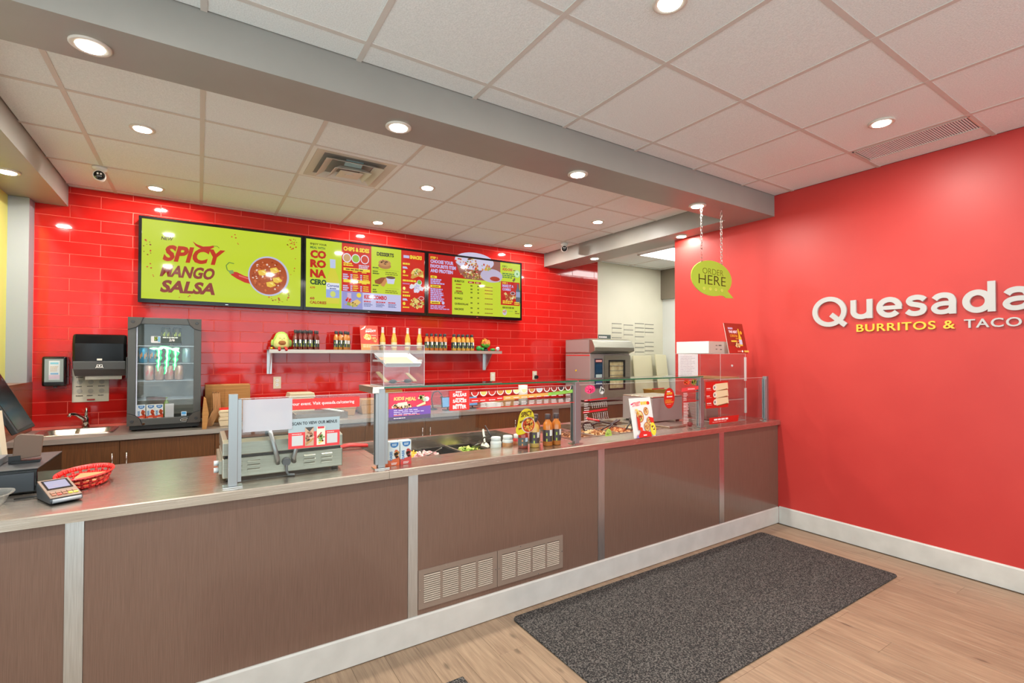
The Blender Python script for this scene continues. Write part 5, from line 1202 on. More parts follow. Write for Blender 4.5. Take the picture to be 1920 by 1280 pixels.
o=obj('white_label_box',MB().box(-0.09,0.09,-0.07,0.07,0,0.05),M['white'],loc=(2.86,4.90,zb)); tag(o,'low white box between the right blue screen and the paper roll','box')

# ------------------------------------------------------------------ wall shelf and what stands on it
ZS=1.462
t=thing('wall_shelf','long narrow stainless wall shelf under the menu screens','shelf',(0,0,0))
m=MB(); m.box(0.548,3.088,5.03,5.259,ZS-0.004,ZS); m.box(0.548,3.088,5.03,5.034,ZS-0.034,ZS-0.0042); obj('shelf_board',m,M['steel_soft'],t)
for x in (0.575,2.97):
    m=MB(); m.prism([(5.259,ZS-0.0045),(5.06,ZS-0.0045),(5.06,ZS-0.03),(5.235,ZS-0.235),(5.259,ZS-0.235)],x-0.0015,x+0.0015,'x'); m.box(x-0.022,x+0.022,5.256,5.259,ZS-0.236,ZS-0.005); obj('bracket',m,M['steel_v'],t)
def at_shelf(x,y,c,lab,grp,h=0.19,r=0.0245): return bottle((x,y,ZS+0.0006),c,lab,grp,h,r)
def row(xs,y,c,desc,grp,where,r=0.0212):
    b0=None
    for k,x in enumerate(xs):
        lab='%s, %s from left, %s'%(desc,ORD[k],where)
        if b0 is None: b0=at_shelf(x,y,c,lab,grp,r=r)
        else: dup(b0,(x,y,ZS+0.0006),random.uniform(-.3,.3),lab)
dr=(112,34,18)
row([0.780,0.823,0.866,0.909],5.085,dr,'dark red salsa bottle','dark red bottles on the wall shelf','front row, left end of wall shelf')
row([0.800,0.843,0.886,0.929,0.972],5.133,dr,'dark red salsa bottle','dark red bottles on the wall shelf','middle row, left end of wall shelf')
row([0.815,0.858,0.901,0.944,0.998],5.182,dr,'dark red salsa bottle','dark red bottles on the wall shelf','rear row, left end of wall shelf')
row([1.157,1.200,1.248],5.085,(196,120,44),'amber salsa bottle','amber bottles on the wall shelf','front row left of the snack poster')
row([1.175,1.218,1.275],5.140,(196,120,44),'amber salsa bottle','amber bottles on the wall shelf','middle row left of the snack poster')
row([1.190,1.239,1.305],5.190,(196,120,44),'amber salsa bottle','amber bottles on the wall shelf','rear row left of the snack poster')
row([2.138,2.193,2.249,2.303,2.356],5.085,(206,112,44),'orange salsa bottle','orange bottles on the wall shelf','front row right of the acrylic box',0.0255)
row([2.160,2.215,2.270,2.325,2.378],5.145,(206,112,44),'orange salsa bottle','orange bottles on the wall shelf','rear row right of the acrylic box',0.0255)
row([2.475,2.533,2.590,2.648,2.705],5.085,(216,156,56),'golden salsa bottle','golden bottles on the wall shelf','front row near the right shelf bracket',0.0262)
row([2.495,2.553,2.610,2.668,2.728],5.145,(216,156,56),'golden salsa bottle','golden bottles on the wall shelf','rear row near the right shelf bracket',0.0262)
b0=None
for k,x in enumerate((1.650,1.776,1.930,2.068)):
    lab='tall clear beer bottle with pale neck label on the wall shelf, %s from the left'%names[k]
    if b0 is None:
        b0=thing('beer_bottle',lab,'bottle',(x,5.13,ZS+0.0006),0,'tall clear bottles on the wall shelf'); h=0.245
        obj('bottle_body',MB().lathe([(0.028,0.0003),(0.0305,0.005),(0.0305,0.115),(0.026,0.135),(0.0135,0.185),(0.0125,0.225),(0.0135,0.23)],22),mat('golden_beer',(226,170,70),0.1,coat=0.5),b0)
        obj('neck_label',MB().lathe([(0.0150,0.186),(0.0135,0.236),(0.0145,0.238)],18,cap=False),mat('pale_neck_label',(232,214,206),0.4),b0)
        obj('crown_cap',MB().lathe([(0.0150,0.236),(0.0150,0.243),(0.011,0.245)],14),M['white'],b0); obj('label',MB().lathe([(0.0310,0.030),(0.0310,0.085)],20,cap=False),mat('pale_beer_label',(226,216,170),0.4),b0)
    else: dup(b0,(x,5.13,ZS+0.0006),0.3*k,lab)
P=Print(0.185,0.262,185,262,bg=(226,66,50)); P.ell(0,0,58,46,(240,232,214),14,0,90); P.text('Feeling',60,50,56,18,(246,226,214),0.01,0.1,0.08); P.text('SNACKY?',52,74,108,24,WHT,0.04,0.12,0.08); P.blobs(70,124,34,28,40,[(240,200,110),(226,160,70),(250,226,160)],14,3); P.bars(112,100,66,1,10,8,(250,200,180),4); P.blobs(140,150,30,20,30,[(226,180,110),(200,120,60),(250,226,170)],12,5); P.rect(0,196,185,66,(206,140,80)); P.bars(20,206,140,2,18,8,(240,210,170),6)
P.bars(14,16,26,1,9,9,(120,110,110),9)
card('snack_poster','red leaning snack poster in the middle of the wall shelf','poster',0.185,0.262,P,(1.408,5.07,ZS+0.0008),0.22)
# plush avocado
t=thing('plush_avocado','smiling green plush avocado with round brown stone sitting on the shelf end','plush toy',(0.664,5.125,ZS+0.0008))
m=MB().lathe([(0.001,0.0),(0.055,0.006),(0.072,0.035),(0.072,0.07),(0.058,0.105),(0.040,0.14),(0.02,0.155),(0.001,0.158)],20,sy=0.75); obj('body',m,noisy('pale_green_plush',(206,206,120),(222,220,140),(1,1,1),40,0.95,0.4,0.002),t)
m=MB().lathe([(0.001,-0.004),(0.058,0.006),(0.078,0.035),(0.079,0.07),(0.066,0.107),(0.048,0.146),(0.025,0.164),(0.001,0.168)],20,(0,0.012,0.0035),sy=0.68); obj('skin',m,noisy('leaf_green_plush',(150,186,80),(170,200,96),(1,1,1),40,0.95,0.4,0.002),t)
obj('stone',MB().sphere((0.0,-0.050,0.062),0.032,14,9,(1.05,0.45,0.72)),mat('brown_plush',(150,96,50),0.9),t)
m=MB(); m.tube([(-0.024,-0.040,0.108),(-0.018,-0.042,0.104),(-0.012,-0.041,0.108)],0.002,6); m.tube([(0.012,-0.041,0.108),(0.018,-0.042,0.104),(0.024,-0.040,0.108)],0.002,6); m.tube([(-0.008,-0.044,0.098),(0.0,-0.046,0.093),(0.008,-0.044,0.098)],0.002,6); obj('face',m,M['black'],t)
for s in (-1,1):
    obj('arm',MB().sphere((s*0.078,0.0,0.06),0.022,10,7,(0.7,0.7,1.6)),bpy.data.materials['leaf_green_plush'],t)
for s in (-1,1): obj('foot',MB().tube([(s*0.025,-0.045,0.016),(s*0.03,-0.085,0.012),(s*0.03,-0.105,-0.008)],0.012,8),M['red_plastic'],t)
t=thing('trinket','tiny yellow and red trinket beside the plush avocado','trinket',(0.575,5.10,ZS+0.0008)); obj('body',MB().sphere((0,0,0.012),0.012,10,7),mat('trinket_yellow',(226,190,40),0.5),t); obj('top',MB().sphere((0,0,0.032),0.010,10,7),M['black'],t)
# ornament right
t=thing('globe_ornament','round orange and green foil ornament on the right end of the shelf','ornament',(2.912,5.13,ZS+0.0008))
m=MB(); r_=random.Random(5); m.smooth=True
cols=[(216,120,40),(236,180,60),(200,60,30),(90,190,60),(60,160,50)]
for i in range(140):
    z=r_.uniform(-1,1); a=r_.uniform(0,2*PI); q=math.sqrt(1-z*z); d=Vector((q*math.cos(a),q*math.sin(a),z)); m.col=lin(cols[3+i%2] if z<-0.25 else cols[i%3]); p=Vector((0,0,0.090))+d*0.060
    u=d.orthogonal().normalized()*0.016; v=d.cross(u)
    m.add([tuple(p+u),tuple(p+v),tuple(p-u),tuple(p-v)],[(0,1,2,3)],False)
obj('foil_ball',m,M['print'],t); obj('core',MB().sphere((0,0,0.09),0.058,14,9),mat('orange_foil',(206,110,40),0.2,0.5),t); obj('stand',MB().lathe([(0.035,0),(0.03,0.02),(0.02,0.034)],14),M['black'],t)
o=obj('green_figurine',MB().sphere((0,0,0.030),0.030,10,7,(1.3,0.8,1)).sphere((0.05,0,0.022),0.022,10,7),mat('bright_green',(40,150,60),0.4),loc=(2.805,5.10,ZS)); tag(o,'small bright green figurine left of the round ornament','figurine')
t=thing('skull_figurine','small lying figurine with a white skull head at the shelf end','figurine',(3.0,5.10,ZS+0.0008))
obj('skull',MB().sphere((0.062,-0.01,0.026),0.026,12,8,(1,0.9,0.95)),M['white'],t); obj('body',MB().sphere((0.0,0,0.016),0.016,10,7,(2.6,1.2,1)),bpy.data.materials['bright_green'],t); m=MB(); m.sphere((0.056,-0.032,0.029),0.006,8,6); m.sphere((0.074,-0.030,0.029),0.006,8,6); obj('eye_sockets',m,M['black'],t); obj('collar',MB().sphere((0.035,-0.005,0.016),0.014,8,6),M['red_plastic'],t)

# ------------------------------------------------------------------ menu screens
LIME=(196,214,50); DK=(40,40,14); MRED=(206,38,24); LIL=(196,196,232); YEL=(240,216,60)
def tv(x0,lab,W,H,draw):
    t=thing('menu_screen',lab,'screen',(x0,5.185,1.858),0,'menu screens on the tiled wall'); w,h=1.304,0.738
    obj('housing',MB().box(0,w,0.004,0.055,0,h),M['black'],t,bevel=0.004)
    m=MB(); b=0.022; m.box(0,w,-0.004,0.0035,0,0.032); m.box(0,w,-0.004,0.0035,h-b,h); m.box(0,b,-0.004,0.0035,0.032,h-b); m.box(w-b,w,-0.004,0.0035,0.032,h-b); obj('bezel',m,M['black_gloss'],t)
    obj('wall_mount',MB().box(w*.3,w*.7,0.0555,0.072,0.2,0.5),M['dark_steel'],t); obj('indicator',MB().box(w*.5-.012,w*.5+.012,-0.0055,-0.0045,0.010,0.015),M['chrome'],t)
    P=Print(w-2*b,h-b-0.032,W,H,step=0.00025); draw(P); P.obj('display',M['screen'],t,(b,0.003,0.032)); return t
def d1(P):
    P.rect(0,0,160,90,LIME); r=random.Random(2)
    for cx,cy,n,sx,sy in ((5,30,14,4,12),(150,10,26,7,7),(135,78,40,12,8),(88,14,5,6,8),(42,84,4,14,4),(152,40,4,6,14),(8,60,5,5,10)):
        P.blobs(cx,cy,sx,sy,n,[(190,70,30),(130,60,20),(206,96,40)],0.9,n)
    P.text('NEW',17,22,10.5,4.0,(70,40,20),0.03,0.15,0.0)
    R1=(190,46,18); R2=(140,50,40)
    P.text('SPICY',18,46,56,19,R1,0.045,0.22,0.0,3); P.text('MANGO',16,64,50,14,R2,0.045,0.22,0.0,3); P.text('SALSA',16,82,52,14.5,R2,0.045,0.22,0.0,3)
    P.poly([(46,20),(50,23),(56,25),(62,24),(66,22.5),(67,24.5),(62,28),(55,28.5),(49,25)],(190,40,28)); P.line([(66,23),(70,23),(72,25)],0.7,(110,130,40))
    P.poly([(84,52),(90,52),(98,56),(108,58),(112,62),(108,66),(98,64),(90,60),(84,56)],(200,40,30)); P.line([(84,54),(80,50),(79,45),(82,41),(87,42)],1.0,(100,140,60)); P.poly([(81,51),(86,50),(87,54),(83,55)],(130,160,90)); P.poly([(92,55),(104,59),(104,60.4),(92,57)],(226,110,96))
    P.ell(124,54,22.5,25,(188,190,216),48); P.ell(123.6,54,20.6,23,(176,80,38),48); P.blobs(123,54,17,19,120,[(150,56,24),(206,110,60),(190,90,44),(236,206,190),(166,70,30)],1.6,11)
    for x,y,a in ((117,50,0),(130,46,0),(126,64,0),(133,58,0)): P.poly([(x-5,y-2),(x+2,y-4),(x+6,y+1),(x,y+4),(x-4,y+3)],(236,196,70)); P.poly([(x-2,y-2),(x+2,y-2),(x+3,y+1)],(246,226,130))
def d2(P):
    P.rect(0,0,160,90,LIME); P.rect(44,0,39,66,MRED); P.rect(125,0,35,90,MRED); P.rect(44,66,81,24,LIL)
    P.text('ENJOY YOUR',5,8,20,3.2,DK,0.03); P.text('MEAL WITH',5,12.4,18,3.2,(60,110,50),0.03)
    for s_,y in (('CO',25),('RO',37.5),('NA',50.5)): P.text(s_,5,y,19.5,11,(190,36,24),0.06)
    P.text('CERO',5,60,20,7.4,(24,70,40),0.05); P.text('4.99',5,65.5,6,3,(190,50,24),0.03); P.text('60',5,80,5.5,3.6,(170,50,24),0.04); P.text('CALORIES',5,85.4,20,3.8,(170,50,24),0.04)
    P.poly([(29,24),(36,24),(36.6,30),(36,38),(39,46),(41,54),(41,84),(25,84),(25,54),(27,46),(29.6,38)],(214,206,60)); P.poly([(29,24),(36,24),(36,36),(29.4,36)],(190,200,230)); P.poly([(24.6,56),(41.2,56),(41.2,76),(24.6,76)],(150,170,226)); P.poly([(24.6,56),(41.2,56),(41.2,65),(24.6,65)],(222,226,240)); P.text('Corona',25.4,61.6,15,4,(50,60,140),0.02,0.1); P.bars(29,63,8,1,2,1.4,(70,80,150),2); P.ell(33,71,3.4,4,(206,214,110))
    P.text('CHIPS & SIDES',46,10.5,34,6,YEL,0.05)
    for x,c in ((50.5,(206,160,110)),(62,(150,190,60)),(74,(206,60,36))): P.ell(x,20,5.6,6.4,(226,224,236)); P.ell(x,20,4.5,5.2,c)
    P.bars(46,26.5,15,2,2.6,1.8,YEL,1); P.bars(66,28,14,3,2.2,1.4,(214,206,226),2); P.rect(46,33.5,35,4,YEL); P.bars(49,34.8,29,1,2,1.6,(120,60,20),3); P.rect(46,49.5,35,4,YEL); P.bars(56,50.8,14,1,2,1.6,(120,60,20),3)
    for y in (42,57.5): P.bars(45.5,y,7.5,3,2.8,1.9,LIL,4); P.bars(55,y,3,3,2.8,1.9,LIL,6); P.bars(58.5,y,7,3,2.8,1.4,YEL,5); P.bars(68,y,3,3,2.8,1.9,LIL,7); P.bars(72,y,9,3,2.8,1.4,YEL,8); P.bars(58,y-4,8,1,2,1.3,YEL,3); P.bars(70,y-4,8,1,2,1.3,YEL,3)
    P.text('DESSERTS',90,12.5,24,5.4,DK,0.05); P.ell(101,26,9,4.4,(176,120,70)); P.ell(101,22,8.6,4.8,(196,140,84)); P.blobs(101,21,6,2.6,16,[(70,40,24),(120,80,50)],1.0,3)
    P.bars(84.5,29,8,1,2,1.6,(60,70,20),2); P.line([(84.5,32),(122,32)],0.3,(120,140,40)); P.bars(84.5,34,9,2,3,1.8,(70,90,20),4); P.bars(102,34.5,18,2,2.6,1.1,(110,110,30),5)
    P.poly([(87,48),(96,43),(104,42),(104,47),(94,53),(88,52)],(150,80,40)); P.poly([(95,54),(102,43),(106,45),(100,56)],(206,140,80)); P.poly([(103,42),(116,42),(114,51),(105,51)],(206,206,236)); P.ell(109.5,42,6.5,2,(110,80,60)); P.bars(84.5,54,8,1,2,1.6,(60,70,20),2); P.line([(104,58),(122,58)],0.3,(120,140,40)); P.bars(84.5,60,6,2,3,1.8,(70,90,20),4); P.bars(102,60.5,18,2,2.6,1.1,(110,110,30),5)
    P.rect(44,66,27,24,(150,150,206)); P.poly([(51,68),(56,68),(56,79),(51,79)],(206,180,206)); P.blobs(53,78,4,3,14,[(206,50,40),(226,90,70)],1.5,3); P.poly([(54,82),(64,76),(69,80),(62,87),(56,86)],(226,190,110)); P.blobs(56,84,8,3,26,[(206,170,100),(120,80,40),(150,170,70)],1.4,6); P.ell(66,70.5,3,3.2,YEL); P.text('KIDS COMBO',73,75,31,6,(206,40,40),0.05)
    for x,sd in ((72.5,1),(89,2),(106,3)): P.bars(x,77.5,13,1,2,1.8,(200,60,70),sd); P.bars(x,80.5,12,3,1.9,0.9,(70,80,140),sd+3)
    P.text('SNACKS',137,12,18,5.6,YEL,0.06); P.rect(127.5,7.4,8.5,4,(196,190,226))
    for y,sd in ((18.5,1),(43,2),(65,3)): P.bars(126.5,y,14 if sd!=2 else 20,1,3,2.6,YEL,sd); P.poly([(126.5,y+5.5),(132,y+5.5),(134,y+8.5),(126.5,y+8.5)],LIL) if sd!=2 else P.bars(126.5,y+5,13,1,3,1.8,(206,130,180),4); P.ell(128.6,y+13,2.0,2.4,YEL); P.bars(126.6,y+17.5,10,1,2,1.8,YEL,sd+3)
    P.ell(148,36,9.5,11,(236,206,110),24,190,372); P.poly([(138,40),(140,34),(157,28),(157,33),(141,41)],(206,160,70)); P.blobs(147,31,6,5,30,[(236,220,200),(206,60,50),(120,150,60),(206,160,100)],1.2,5)
    P.blobs(147,53,9,6,22,[(226,220,236),(196,190,226),(236,230,220)],3.4,7); P.ell(151,46,3.8,4,(220,220,236)); P.ell(151,45.4,3,3,(130,180,70)); P.blobs(147,77,10,7,70,[(230,206,120),(240,226,170),(214,180,80),(130,150,60),(170,60,40)],2.2,9); P.ell(154,69,4.2,3,(226,200,206)); P.ell(154,69,3.3,2.2,(190,50,40))
def d3(P):
    P.rect(0,0,160,90,(190,30,26)); P.rect(122,0,38,90,LIME); P.rect(38,33,84,57,LIME); P.rect(123,31,36,39,(196,34,28))
    P.text('STEP 1',3,7.5,11,3.6,YEL,0.04)
    for s_,y,w in (('CHOOSE YOUR',14,37),('FAVOURITE ITEM',21,41),('AND PROTEIN',28,36)): P.text(s_,3,y,w,5.6,(196,186,232),0.05)
    P.poly([(42,4),(60,0),(122,0),(122,33),(62,33),(50,24)],(150,90,80)); P.ell(76,4,34,14,(206,200,226),30); P.ell(106,24,20,11,(190,180,206),30); P.ell(112,29,11,5,(196,180,200)); P.ell(112,28.6,9,3.8,(170,50,26)); P.blobs(70,14,12,14,90,[(190,110,60),(226,206,150),(130,150,60),(206,60,40),(236,226,206),(120,60,30)],1.8,3); P.blobs(70,27,18,5,60,[(206,160,90),(226,190,120),(150,90,40),(130,150,60)],1.6,8); P.blobs(95,12,10,5,30,[(226,160,60),(190,70,40),(160,170,80)],2,4); P.blobs(50,5,8,4,24,[(206,60,50),(226,206,200)],1.8,6)
    for y,h,n,w in ((33,3.6,0,10),(37.5,2.2,3,22),(47,3.6,0,16),(52,2.2,7,24),(71.5,4,0,15),(77.5,1.4,3,30)):
        P.rect(3,y,w,h,YEL) if n==0 else P.bars(3,y,w,n,2.9 if h>2 else 2.3,h,(186,170,226),n)
    P.bars(5,34.2,6,1,2,1.4,(120,60,20),1); P.bars(5,48.2,11,1,2,1.4,(120,60,20),2); P.bars(5,72.8,11,1,2,1.6,(120,60,20),2); P.ell(23,73.5,2.2,2.4,LIL)
    P.rect(64,36.5,10.5,3,(170,40,30)); P.rect(76,36.5,10.5,3,(170,40,30)); P.bars(66,37.4,7,1,2,1.2,(240,200,180),1); P.bars(78,37.4,7,1,2,1.2,(240,200,180),1)
    for s_,y,w in (('BURRITOS',39.6,16),('3 TACOS',58,14),('BOWLS',66.5,13),('QUESADILLAS',75,23),('NACHOS',83,15)): P.text(s_,41.5,y,w,3.4,DK,0.04)
    for y in (42,47.5,52.5): P.bars(43.5,y,10,1,2,1.8,(150,60,30),int(y)); 
    for y in (42.4,47.8,53,61,69.5,77.5,84.5): P.bars(68,y,3.4,1,2,2.2,(70,80,20),2); P.bars(80,y,3.4,1,2,2.2,(70,80,20),3); P.bars(93,y+.4,18,1,2,1.4,(130,90,30),4)
    P.text('STEP 2',124.5,8,9,2.8,(70,90,30),0.04); P.text('ADD-ONS',124.5,13.5,19,4.6,(196,50,30),0.05); P.bars(145,11,5,1,2,1.6,(120,60,30),2); P.bars(124.5,17.5,25,3,3,1.8,(60,120,60),5); P.ell(152.5,17,6,6.4,(170,214,150)); P.ell(152.5,17,4,4.4,(206,230,190)); P.ell(152.5,17,2,2.4,(120,180,110)); P.poly([(143,29),(148,23),(149,27),(146,31)],(110,90,60))
    P.text('STEP 3',124.5,35.5,9.5,2.8,YEL,0.04); P.text('MAKE IT A',124.5,41,21,4.6,(190,180,230),0.05); P.text('COMBO',124.5,46.6,16,4.6,(190,180,230),0.05); P.blobs(138,56,11,6,40,[(226,196,120),(240,226,180),(170,70,40),(206,160,90)],2.6,5); P.ell(144,50,4.6,2.6,(214,206,226)); P.ell(144,50,3.6,1.9,(110,50,40)); P.poly([(152,34),(155,34),(155.5,40),(158,45),(158,66),(150,66),(150,45),(152,40)],(90,96,110)); P.rect(150,47,8,9,(150,160,190)); P.bars(125,63,20,2,2.8,1.9,YEL,6); P.bars(147,64,12,2,2.8,1.8,YEL,7)
    P.bars(124.5,73,22,1,3,3,(120,130,20),2); P.ell(128.5,82.5,4,4.8,(206,190,206)); P.blobs(128.5,81,3,3,10,[(226,150,90),(150,160,190)],1.5,3); P.bars(135,79.5,11,1,2,1.2,(150,190,60),3); P.bars(148,79,5,1,2,2,(80,80,30),3); P.bars(148,82.5,11,1,2,1.6,(120,90,30),4)
tv(-0.442,'wide lime green menu screen at the left showing a bowl of salsa and a chili',160,90,d1)
tv(0.866,'middle menu screen with green, red and lilac menu columns and a beer bottle',160,90,d2)
tv(2.174,'right menu screen with a green price list between red columns',160,90,d3)
# ================================================================== ORDER SIGN AND WALL LETTERING
t=thing('order_sign','lime green speech bubble sign hanging on two chains under the beam','sign',(3.470,2.42,2.030))
E_=[]
for k in range(49):
    a=math.radians(-38+ (326)*k/48); E_.append((0.262*math.cos(a),0.142*math.sin(a)))
E_=[(0.262*math.cos(math.radians(a)),0.142*math.sin(math.radians(a))) for a in range(-38,262,6)]
E_+= [(0.262*math.cos(math.radians(a)),0.142*math.sin(math.radians(a))) for a in range(262,298,6)]
E_+= [(0.145,-0.131),(0.182,-0.1466),(0.288,-0.143)]
obj('sign_panel',MB().prism(E_,0,0.006,'y'),mat('lime_sign',(168,202,66),0.35),t)
P=Print(0.5,0.26,500,260); G1=(96,104,20); P.text('ORDER',112,100,270,46,G1,-0.012,0,0,4); P.text('HERE',62,182,352,74,(50,58,14),-0.010,0,0,4)
for x in (110,190,260,340): P.ell(x+18,218,17,12,(206,222,110),16); P.ell(x+18,216,9,6,LIME,12)
P.obj('sign_print',M['print'],t,(-0.235,-0.0004,-0.130))
lk=None
for s,x in (('left',-0.131),('right',0.128)):
    z0=0.142*math.sqrt(1-(x/0.262)**2)-0.018; top=0.566; n=int((top-z0)/0.024)
    link=MB()
    for k in range(n):
        z=z0+k*(top-z0)/n+0.011; pts=[]
        for j in range(12):
            a=2*PI*j/12; u=0.0085*math.cos(a); v=0.0155*math.sin(a); pts.append((x+u,0.003,z+v) if k%2==0 else (x,0.003+u,z+v))
        link.tube(pts,0.0019,5,closed=True)
    obj('chain',link,mat('dull_chain_steel',(136,132,126),0.4,0.8),t,label='fine steel link chain'); obj('ceiling_hook',MB().cyl((x,0.003,top-0.004),0.006,0.0065,10),M['chrome'],t)
t=thing('wall_sign','large raised white and yellow restaurant lettering on the red wall','sign',(XR-0.0005,1.972,0),-PI/2)
def stroke(mb,pts,t,depth,closed=False):
    """constant width stroke through pts (x,z), extruded from y=0 to y=-depth"""
    P=[Vector((p[0],p[1])) for p in pts]; n=len(P); L=[];R=[]
    for i,p in enumerate(P):
        a=P[i-1] if (closed or i>0) else p; b=P[(i+1)%n] if (closed or i<n-1) else p
        d0=(p-a).normalized() if (p-a).length>1e-6 else (b-p).normalized(); d1=(b-p).normalized() if (b-p).length>1e-6 else d0
        m=(d0+d1).normalized(); nn=Vector((-m.y,m.x)); k=min(1.6,1/max(0.4,nn.dot(Vector((-d0.y,d0.x)))))
        L.append(p+nn*t/2*k); R.append(p-nn*t/2*k)
    vs=[]; fs=[]
    for y in (-depth,0.0): vs+=[(q.x,y,q.y) for q in L]+[(q.x,y,q.y) for q in R]
    m_=n if closed else n-1
    for i in range(m_):
        j=(i+1)%n
        fs+=[(i,j,n+j,n+i),(2*n+i,3*n+i,3*n+j,2*n+j),(i,2*n+i,2*n+j,j),(n+i,n+j,3*n+j,3*n+i)]
    if not closed: fs+=[(0,n,3*n,2*n),(n-1,3*n-1,4*n-1,2*n-1)]
    mb.add(vs,fs,False)
def arc(cx,cz,rx,rz,a0,a1,n=26): return [(cx+rx*math.cos(math.radians(a0+(a1-a0)*i/n)),cz+rz*math.sin(math.radians(a0+(a1-a0)*i/n))) for i in range(n+1)]
def ring(cx,cz,rx,rz,n=44): return [(cx+rx*math.cos(2*PI*i/n),cz+rz*math.sin(2*PI*i/n)) for i in range(n)]
def crom(p,k=6):
    q=[p[0]]+p+[p[-1]]; out=[]
    for i in range(1,len(q)-2):
        for s_ in range(k):
            u=s_/k; out.append(tuple(0.5*((2*q[i][c])+(-q[i-1][c]+q[i+1][c])*u+(2*q[i-1][c]-5*q[i][c]+4*q[i+1][c]-q[i+2][c])*u*u+(-q[i-1][c]+3*q[i][c]-3*q[i+1][c]+q[i+2][c])*u**3) for c in (0,1)))
    return out+[p[-1]]
TK=0.036; DP=0.018
def letter_a(dx): return [(crom([(0.768+dx,1.784),(0.785+dx,1.801),(0.815+dx,1.808),(0.846+dx,1.799),(0.860+dx,1.772),(0.860+dx,1.740)])+[(0.860+dx,1.683)],TK,False),(crom([(0.860+dx,1.752),(0.815+dx,1.754),(0.780+dx,1.745),(0.765+dx,1.724),(0.780+dx,1.703),(0.810+dx,1.697),(0.842+dx,1.706),(0.860+dx,1.728)]),0.030,False)]
GL=[[(ring(0.122,1.7500,0.1035,0.0985),TK,True),([(0.136,1.727),(0.236,1.640)],TK,False)],
 [([(0.289,1.824)]+arc(0.3415,1.738,0.0525,0.041,180,360)+[(0.394,1.738)],TK,False),([(0.394,1.824),(0.394,1.683)],TK,False)],
 [(arc(0.514,1.7525,0.0585,0.0555,2,322,34),TK,False),([(0.462,1.7500),(0.588,1.7500)],0.028,False)],
 [(crom([(0.716,1.789),(0.698,1.803),(0.670,1.8085),(0.640,1.801),(0.630,1.783),(0.643,1.766),(0.672,1.757),(0.700,1.747),(0.710,1.727),(0.698,1.706),(0.668,1.697),(0.638,1.702),(0.618,1.717)]),0.034,False)],
 letter_a(0.0),
 [(ring(0.980,1.7525,0.0535,0.0555),TK,True),([(1.0455,1.872),(1.0455,1.683)],TK,False)],
 letter_a(0.345)]
for g in GL:
    mb=MB()
    for k,(p,w_,c_) in enumerate(g): stroke(mb,p,w_,DP+0.0002*k,c_)
    obj('letter',mb,M['letter_white'],t)
letters('BURRITOS &',0.563,0.078,0.012,mat('yellow_letter',(240,190,60),0.4),t,0.307,1.5875,0.012,1.1)
letters('TACOS',0.308,0.078,0.012,M['letter_white'],t,0.914,1.5875,0.012,1.1)

# ================================================================== KITCHEN BEYOND THE OPENING
t=thing('combi_oven','stainless combi oven with hood and glass door at the right end of the back worktop','oven',(4.155,4.63,ZB+0.0006))
w=0.70; d=0.50
obj('oven_body',MB().box(0,w,0.012,d,0.02,0.62),M['panel_steel'],t,bevel=0.004)
obj('red_stripe',MB().box(-0.0022,-0.0005,0.02,d-0.01,0.595,0.605),M['red_plastic'],t)
m=MB()
for x in (0.05,w-0.05):
    for y in (0.06,d-0.06): m.cyl((x,y,0.0),0.02,0.0195,12)
obj('feet',m,M['black'],t)
m=MB(); m.prism([(d,0.6225),(d,0.805),(0.06,0.815),(-0.03,0.790),(-0.075,0.700),(-0.075,0.655),(-0.03,0.640),(0.02,0.6225)],0,w,'x'); obj('hood',m,M['steel_grill'],t,bevel=0.004)
obj('hood_side',MB().box(-0.004,-0.0005,0.03,d-0.01,0.64,0.80),M['panel_steel'],t)
obj('control_panel',MB().box(0.075,0.205,0.003,0.0115,0.18,0.555),mat('blue_black_glass',(28,52,72),0.12),t)
pp=Print(0.12,0.36,120,360); pp.rect(6,4,108,30,(206,90,80)); pp.rect(10,14,100,10,(230,226,220)); pp.rect(8,60,104,110,(20,60,90)); pp.rect(8,190,104,44,(180,196,196)); pp.rect(8,250,104,70,(60,80,120)); 
for k in range(4): pp.rect(14+k*26,300,16,12,(214,220,226))
pp.obj('control_print',M['print'],t,(0.080,0.0025,0.187))
m=MB(); m.box(0.225,0.295,-0.012,0.0115,0.05,0.60); m.box(0.595,0.69,-0.012,0.0115,0.05,0.60); m.box(0.295,0.595,-0.012,0.0115,0.05,0.15); m.box(0.295,0.595,-0.012,0.0115,0.54,0.60); obj('door_frame',m,M['steel_grill'],t)
m=MB(); m.box(0.295,0.317,-0.014,-0.003,0.15,0.54); m.box(0.573,0.595,-0.014,-0.003,0.15,0.54); m.box(0.317,0.573,-0.014,-0.003,0.15,0.172); m.box(0.317,0.573,-0.014,-0.003,0.518,0.54); obj('door_seal',m,M['black'],t)
obj('chamber_back',MB().box(0.317,0.573,0.004,0.0115,0.172,0.518),noisy('lit_oven_chamber',(206,176,120),(244,228,180),(1,1,1),14,0.3),t); obj('door_window',MB().box(0.317,0.573,-0.008,-0.005,0.172,0.518),M['glass'],t)
m=MB()
for k in range(5): m.box(0.318,0.572,-0.003,0.002,0.22+k*0.06,0.224+k*0.06)
obj('rack',m,M['chrome'],t)
obj('door_handle',MB().box(0.245,0.285,-0.045,-0.0125,0.24,0.27),M['black'],t,bevel=0.004)
obj('side_knob',MB().lathe([(0.011,-0.010),(0.012,-0.0005)],12,(0,0.28,0.40),axis='x'),mat('yellow_knob',(226,190,40),0.4),t)
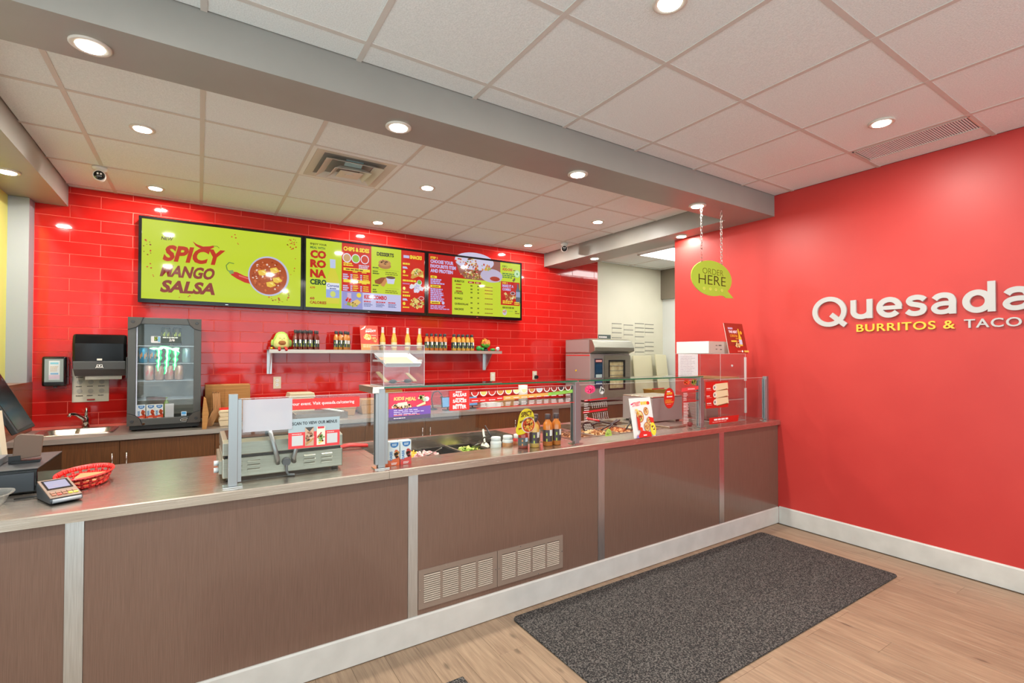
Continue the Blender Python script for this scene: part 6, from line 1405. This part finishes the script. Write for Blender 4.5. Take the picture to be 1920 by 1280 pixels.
# cutting boards leaning behind the oven
m=MB(); m.box(0,0.40,0,0.02,0,0.60); o=obj('cutting_board',m,mat('cream_board',(218,214,180),0.5),loc=(5.53,5.15,ZB+0.001),rot=(-0.10,0,0),bevel=0.006); tag(o,'large cream cutting board leaning on the kitchen wall beside the oven','cutting board') if False else tag(o,'wide cream cutting board leaning on the kitchen wall right of the oven','cutting board')
m=MB(); m.box(0,0.25,0,0.02,0,0.62); o=obj('cutting_board',m,bpy.data.materials['cream_board'],loc=(5.93,5.05,ZB+0.006),rot=(-0.16,0.03,0),bevel=0.006); tag(o,'narrow cream cutting board leaning further right in the kitchen','cutting board')
t=thing('kitchen_table','steel prep table against the cream kitchen wall','table',(5.63,4.86,0))
obj('table_top',MB().box(-0.60,0.60,-0.28,0.36,0.770,0.810),M['steel'],t)
for x in (-0.55,0.55):
    for y in (-0.24,0.30): obj('leg',MB().cyl((x,y,0.0),0.02,0.7695,12),M['steel_v'],t)
obj('under_shelf',MB().box(-0.58,0.58,-0.26,0.34,0.25,0.28),M['steel'],t)
t=thing('yellow_bin','amber plastic bin on the steel prep table','bin',(5.60,4.86,0.8106)); obj('bin_body',MB().prism([(-0.11,0),(0.11,0),(0.13,0.10),(-0.13,0.10)],-0.1,0.1,'y'),mat('amber_plastic',(196,150,50),0.35),t); obj('bin_lid',MB().box(-0.135,0.135,-0.105,0.105,0.1005,0.112),bpy.data.materials['amber_plastic'],t)
o=obj('red_peeler',MB().tube([(0,0,0.008),(0.14,0.02,0.008),(0.28,0.03,0.008)],0.008,8),M['red_rubber'],loc=(5.46,4.78,0.9235)); tag(o,'red handled utensil across the amber bin','utensil')
# label strips on the wall
k=0
cols=[(5.14,[0,.11,.22,.34,.46]),(5.385,[.02,.14,.26]),(5.625,[-.03,.08,.18,.30,.46,.57,.68,.80]),(5.845,[-.02,.08,.18,.43,.54,.65])]
cw=['left','second','third','right']; g0=None
for ci,(x,offs) in enumerate(cols):
    for oi,dz in enumerate(offs):
        lab='dark label strip on cream wall, %s from top in %s column'%(ORD[oi],cw[ci])
        if g0 is None:
            g0=thing('label_strip',lab,'label strip',(x,5.2655,1.885-dz*0.62),0,'label strips on the kitchen wall'); obj('strip',MB().box(0,0.20,-0.003,0,-0.004,0.006),mat('grey_strip',(120,120,112),0.5),g0); obj('card',MB().box(0.005,0.195,-0.0018,-0.0002,-0.052,-0.0045),M['cream'],g0)
        else: dup(g0,(x,5.2655,1.885-dz*0.62),0,lab)
t=thing('notice_sign','small dark notice sign above the oven on the cream wall','sign',(4.868,5.2655,1.655)); P=Print(0.25,0.06,250,60,bg=(84,96,92)); P.bars(16,24,200,1,20,22,WHT,3); P.obj('sign_plate',M['print_matt'],t)
t=thing('wall_notice','pale paper notice on the far kitchen side wall','notice',(KX-0.001,4.75,1.45),-PI/2); P=Print(0.30,0.40,30,40,bg=(226,230,226)); P.bars(4,5,22,8,4,1.4,(150,156,156),3); P.obj('sheet',M['print_matt'],t)
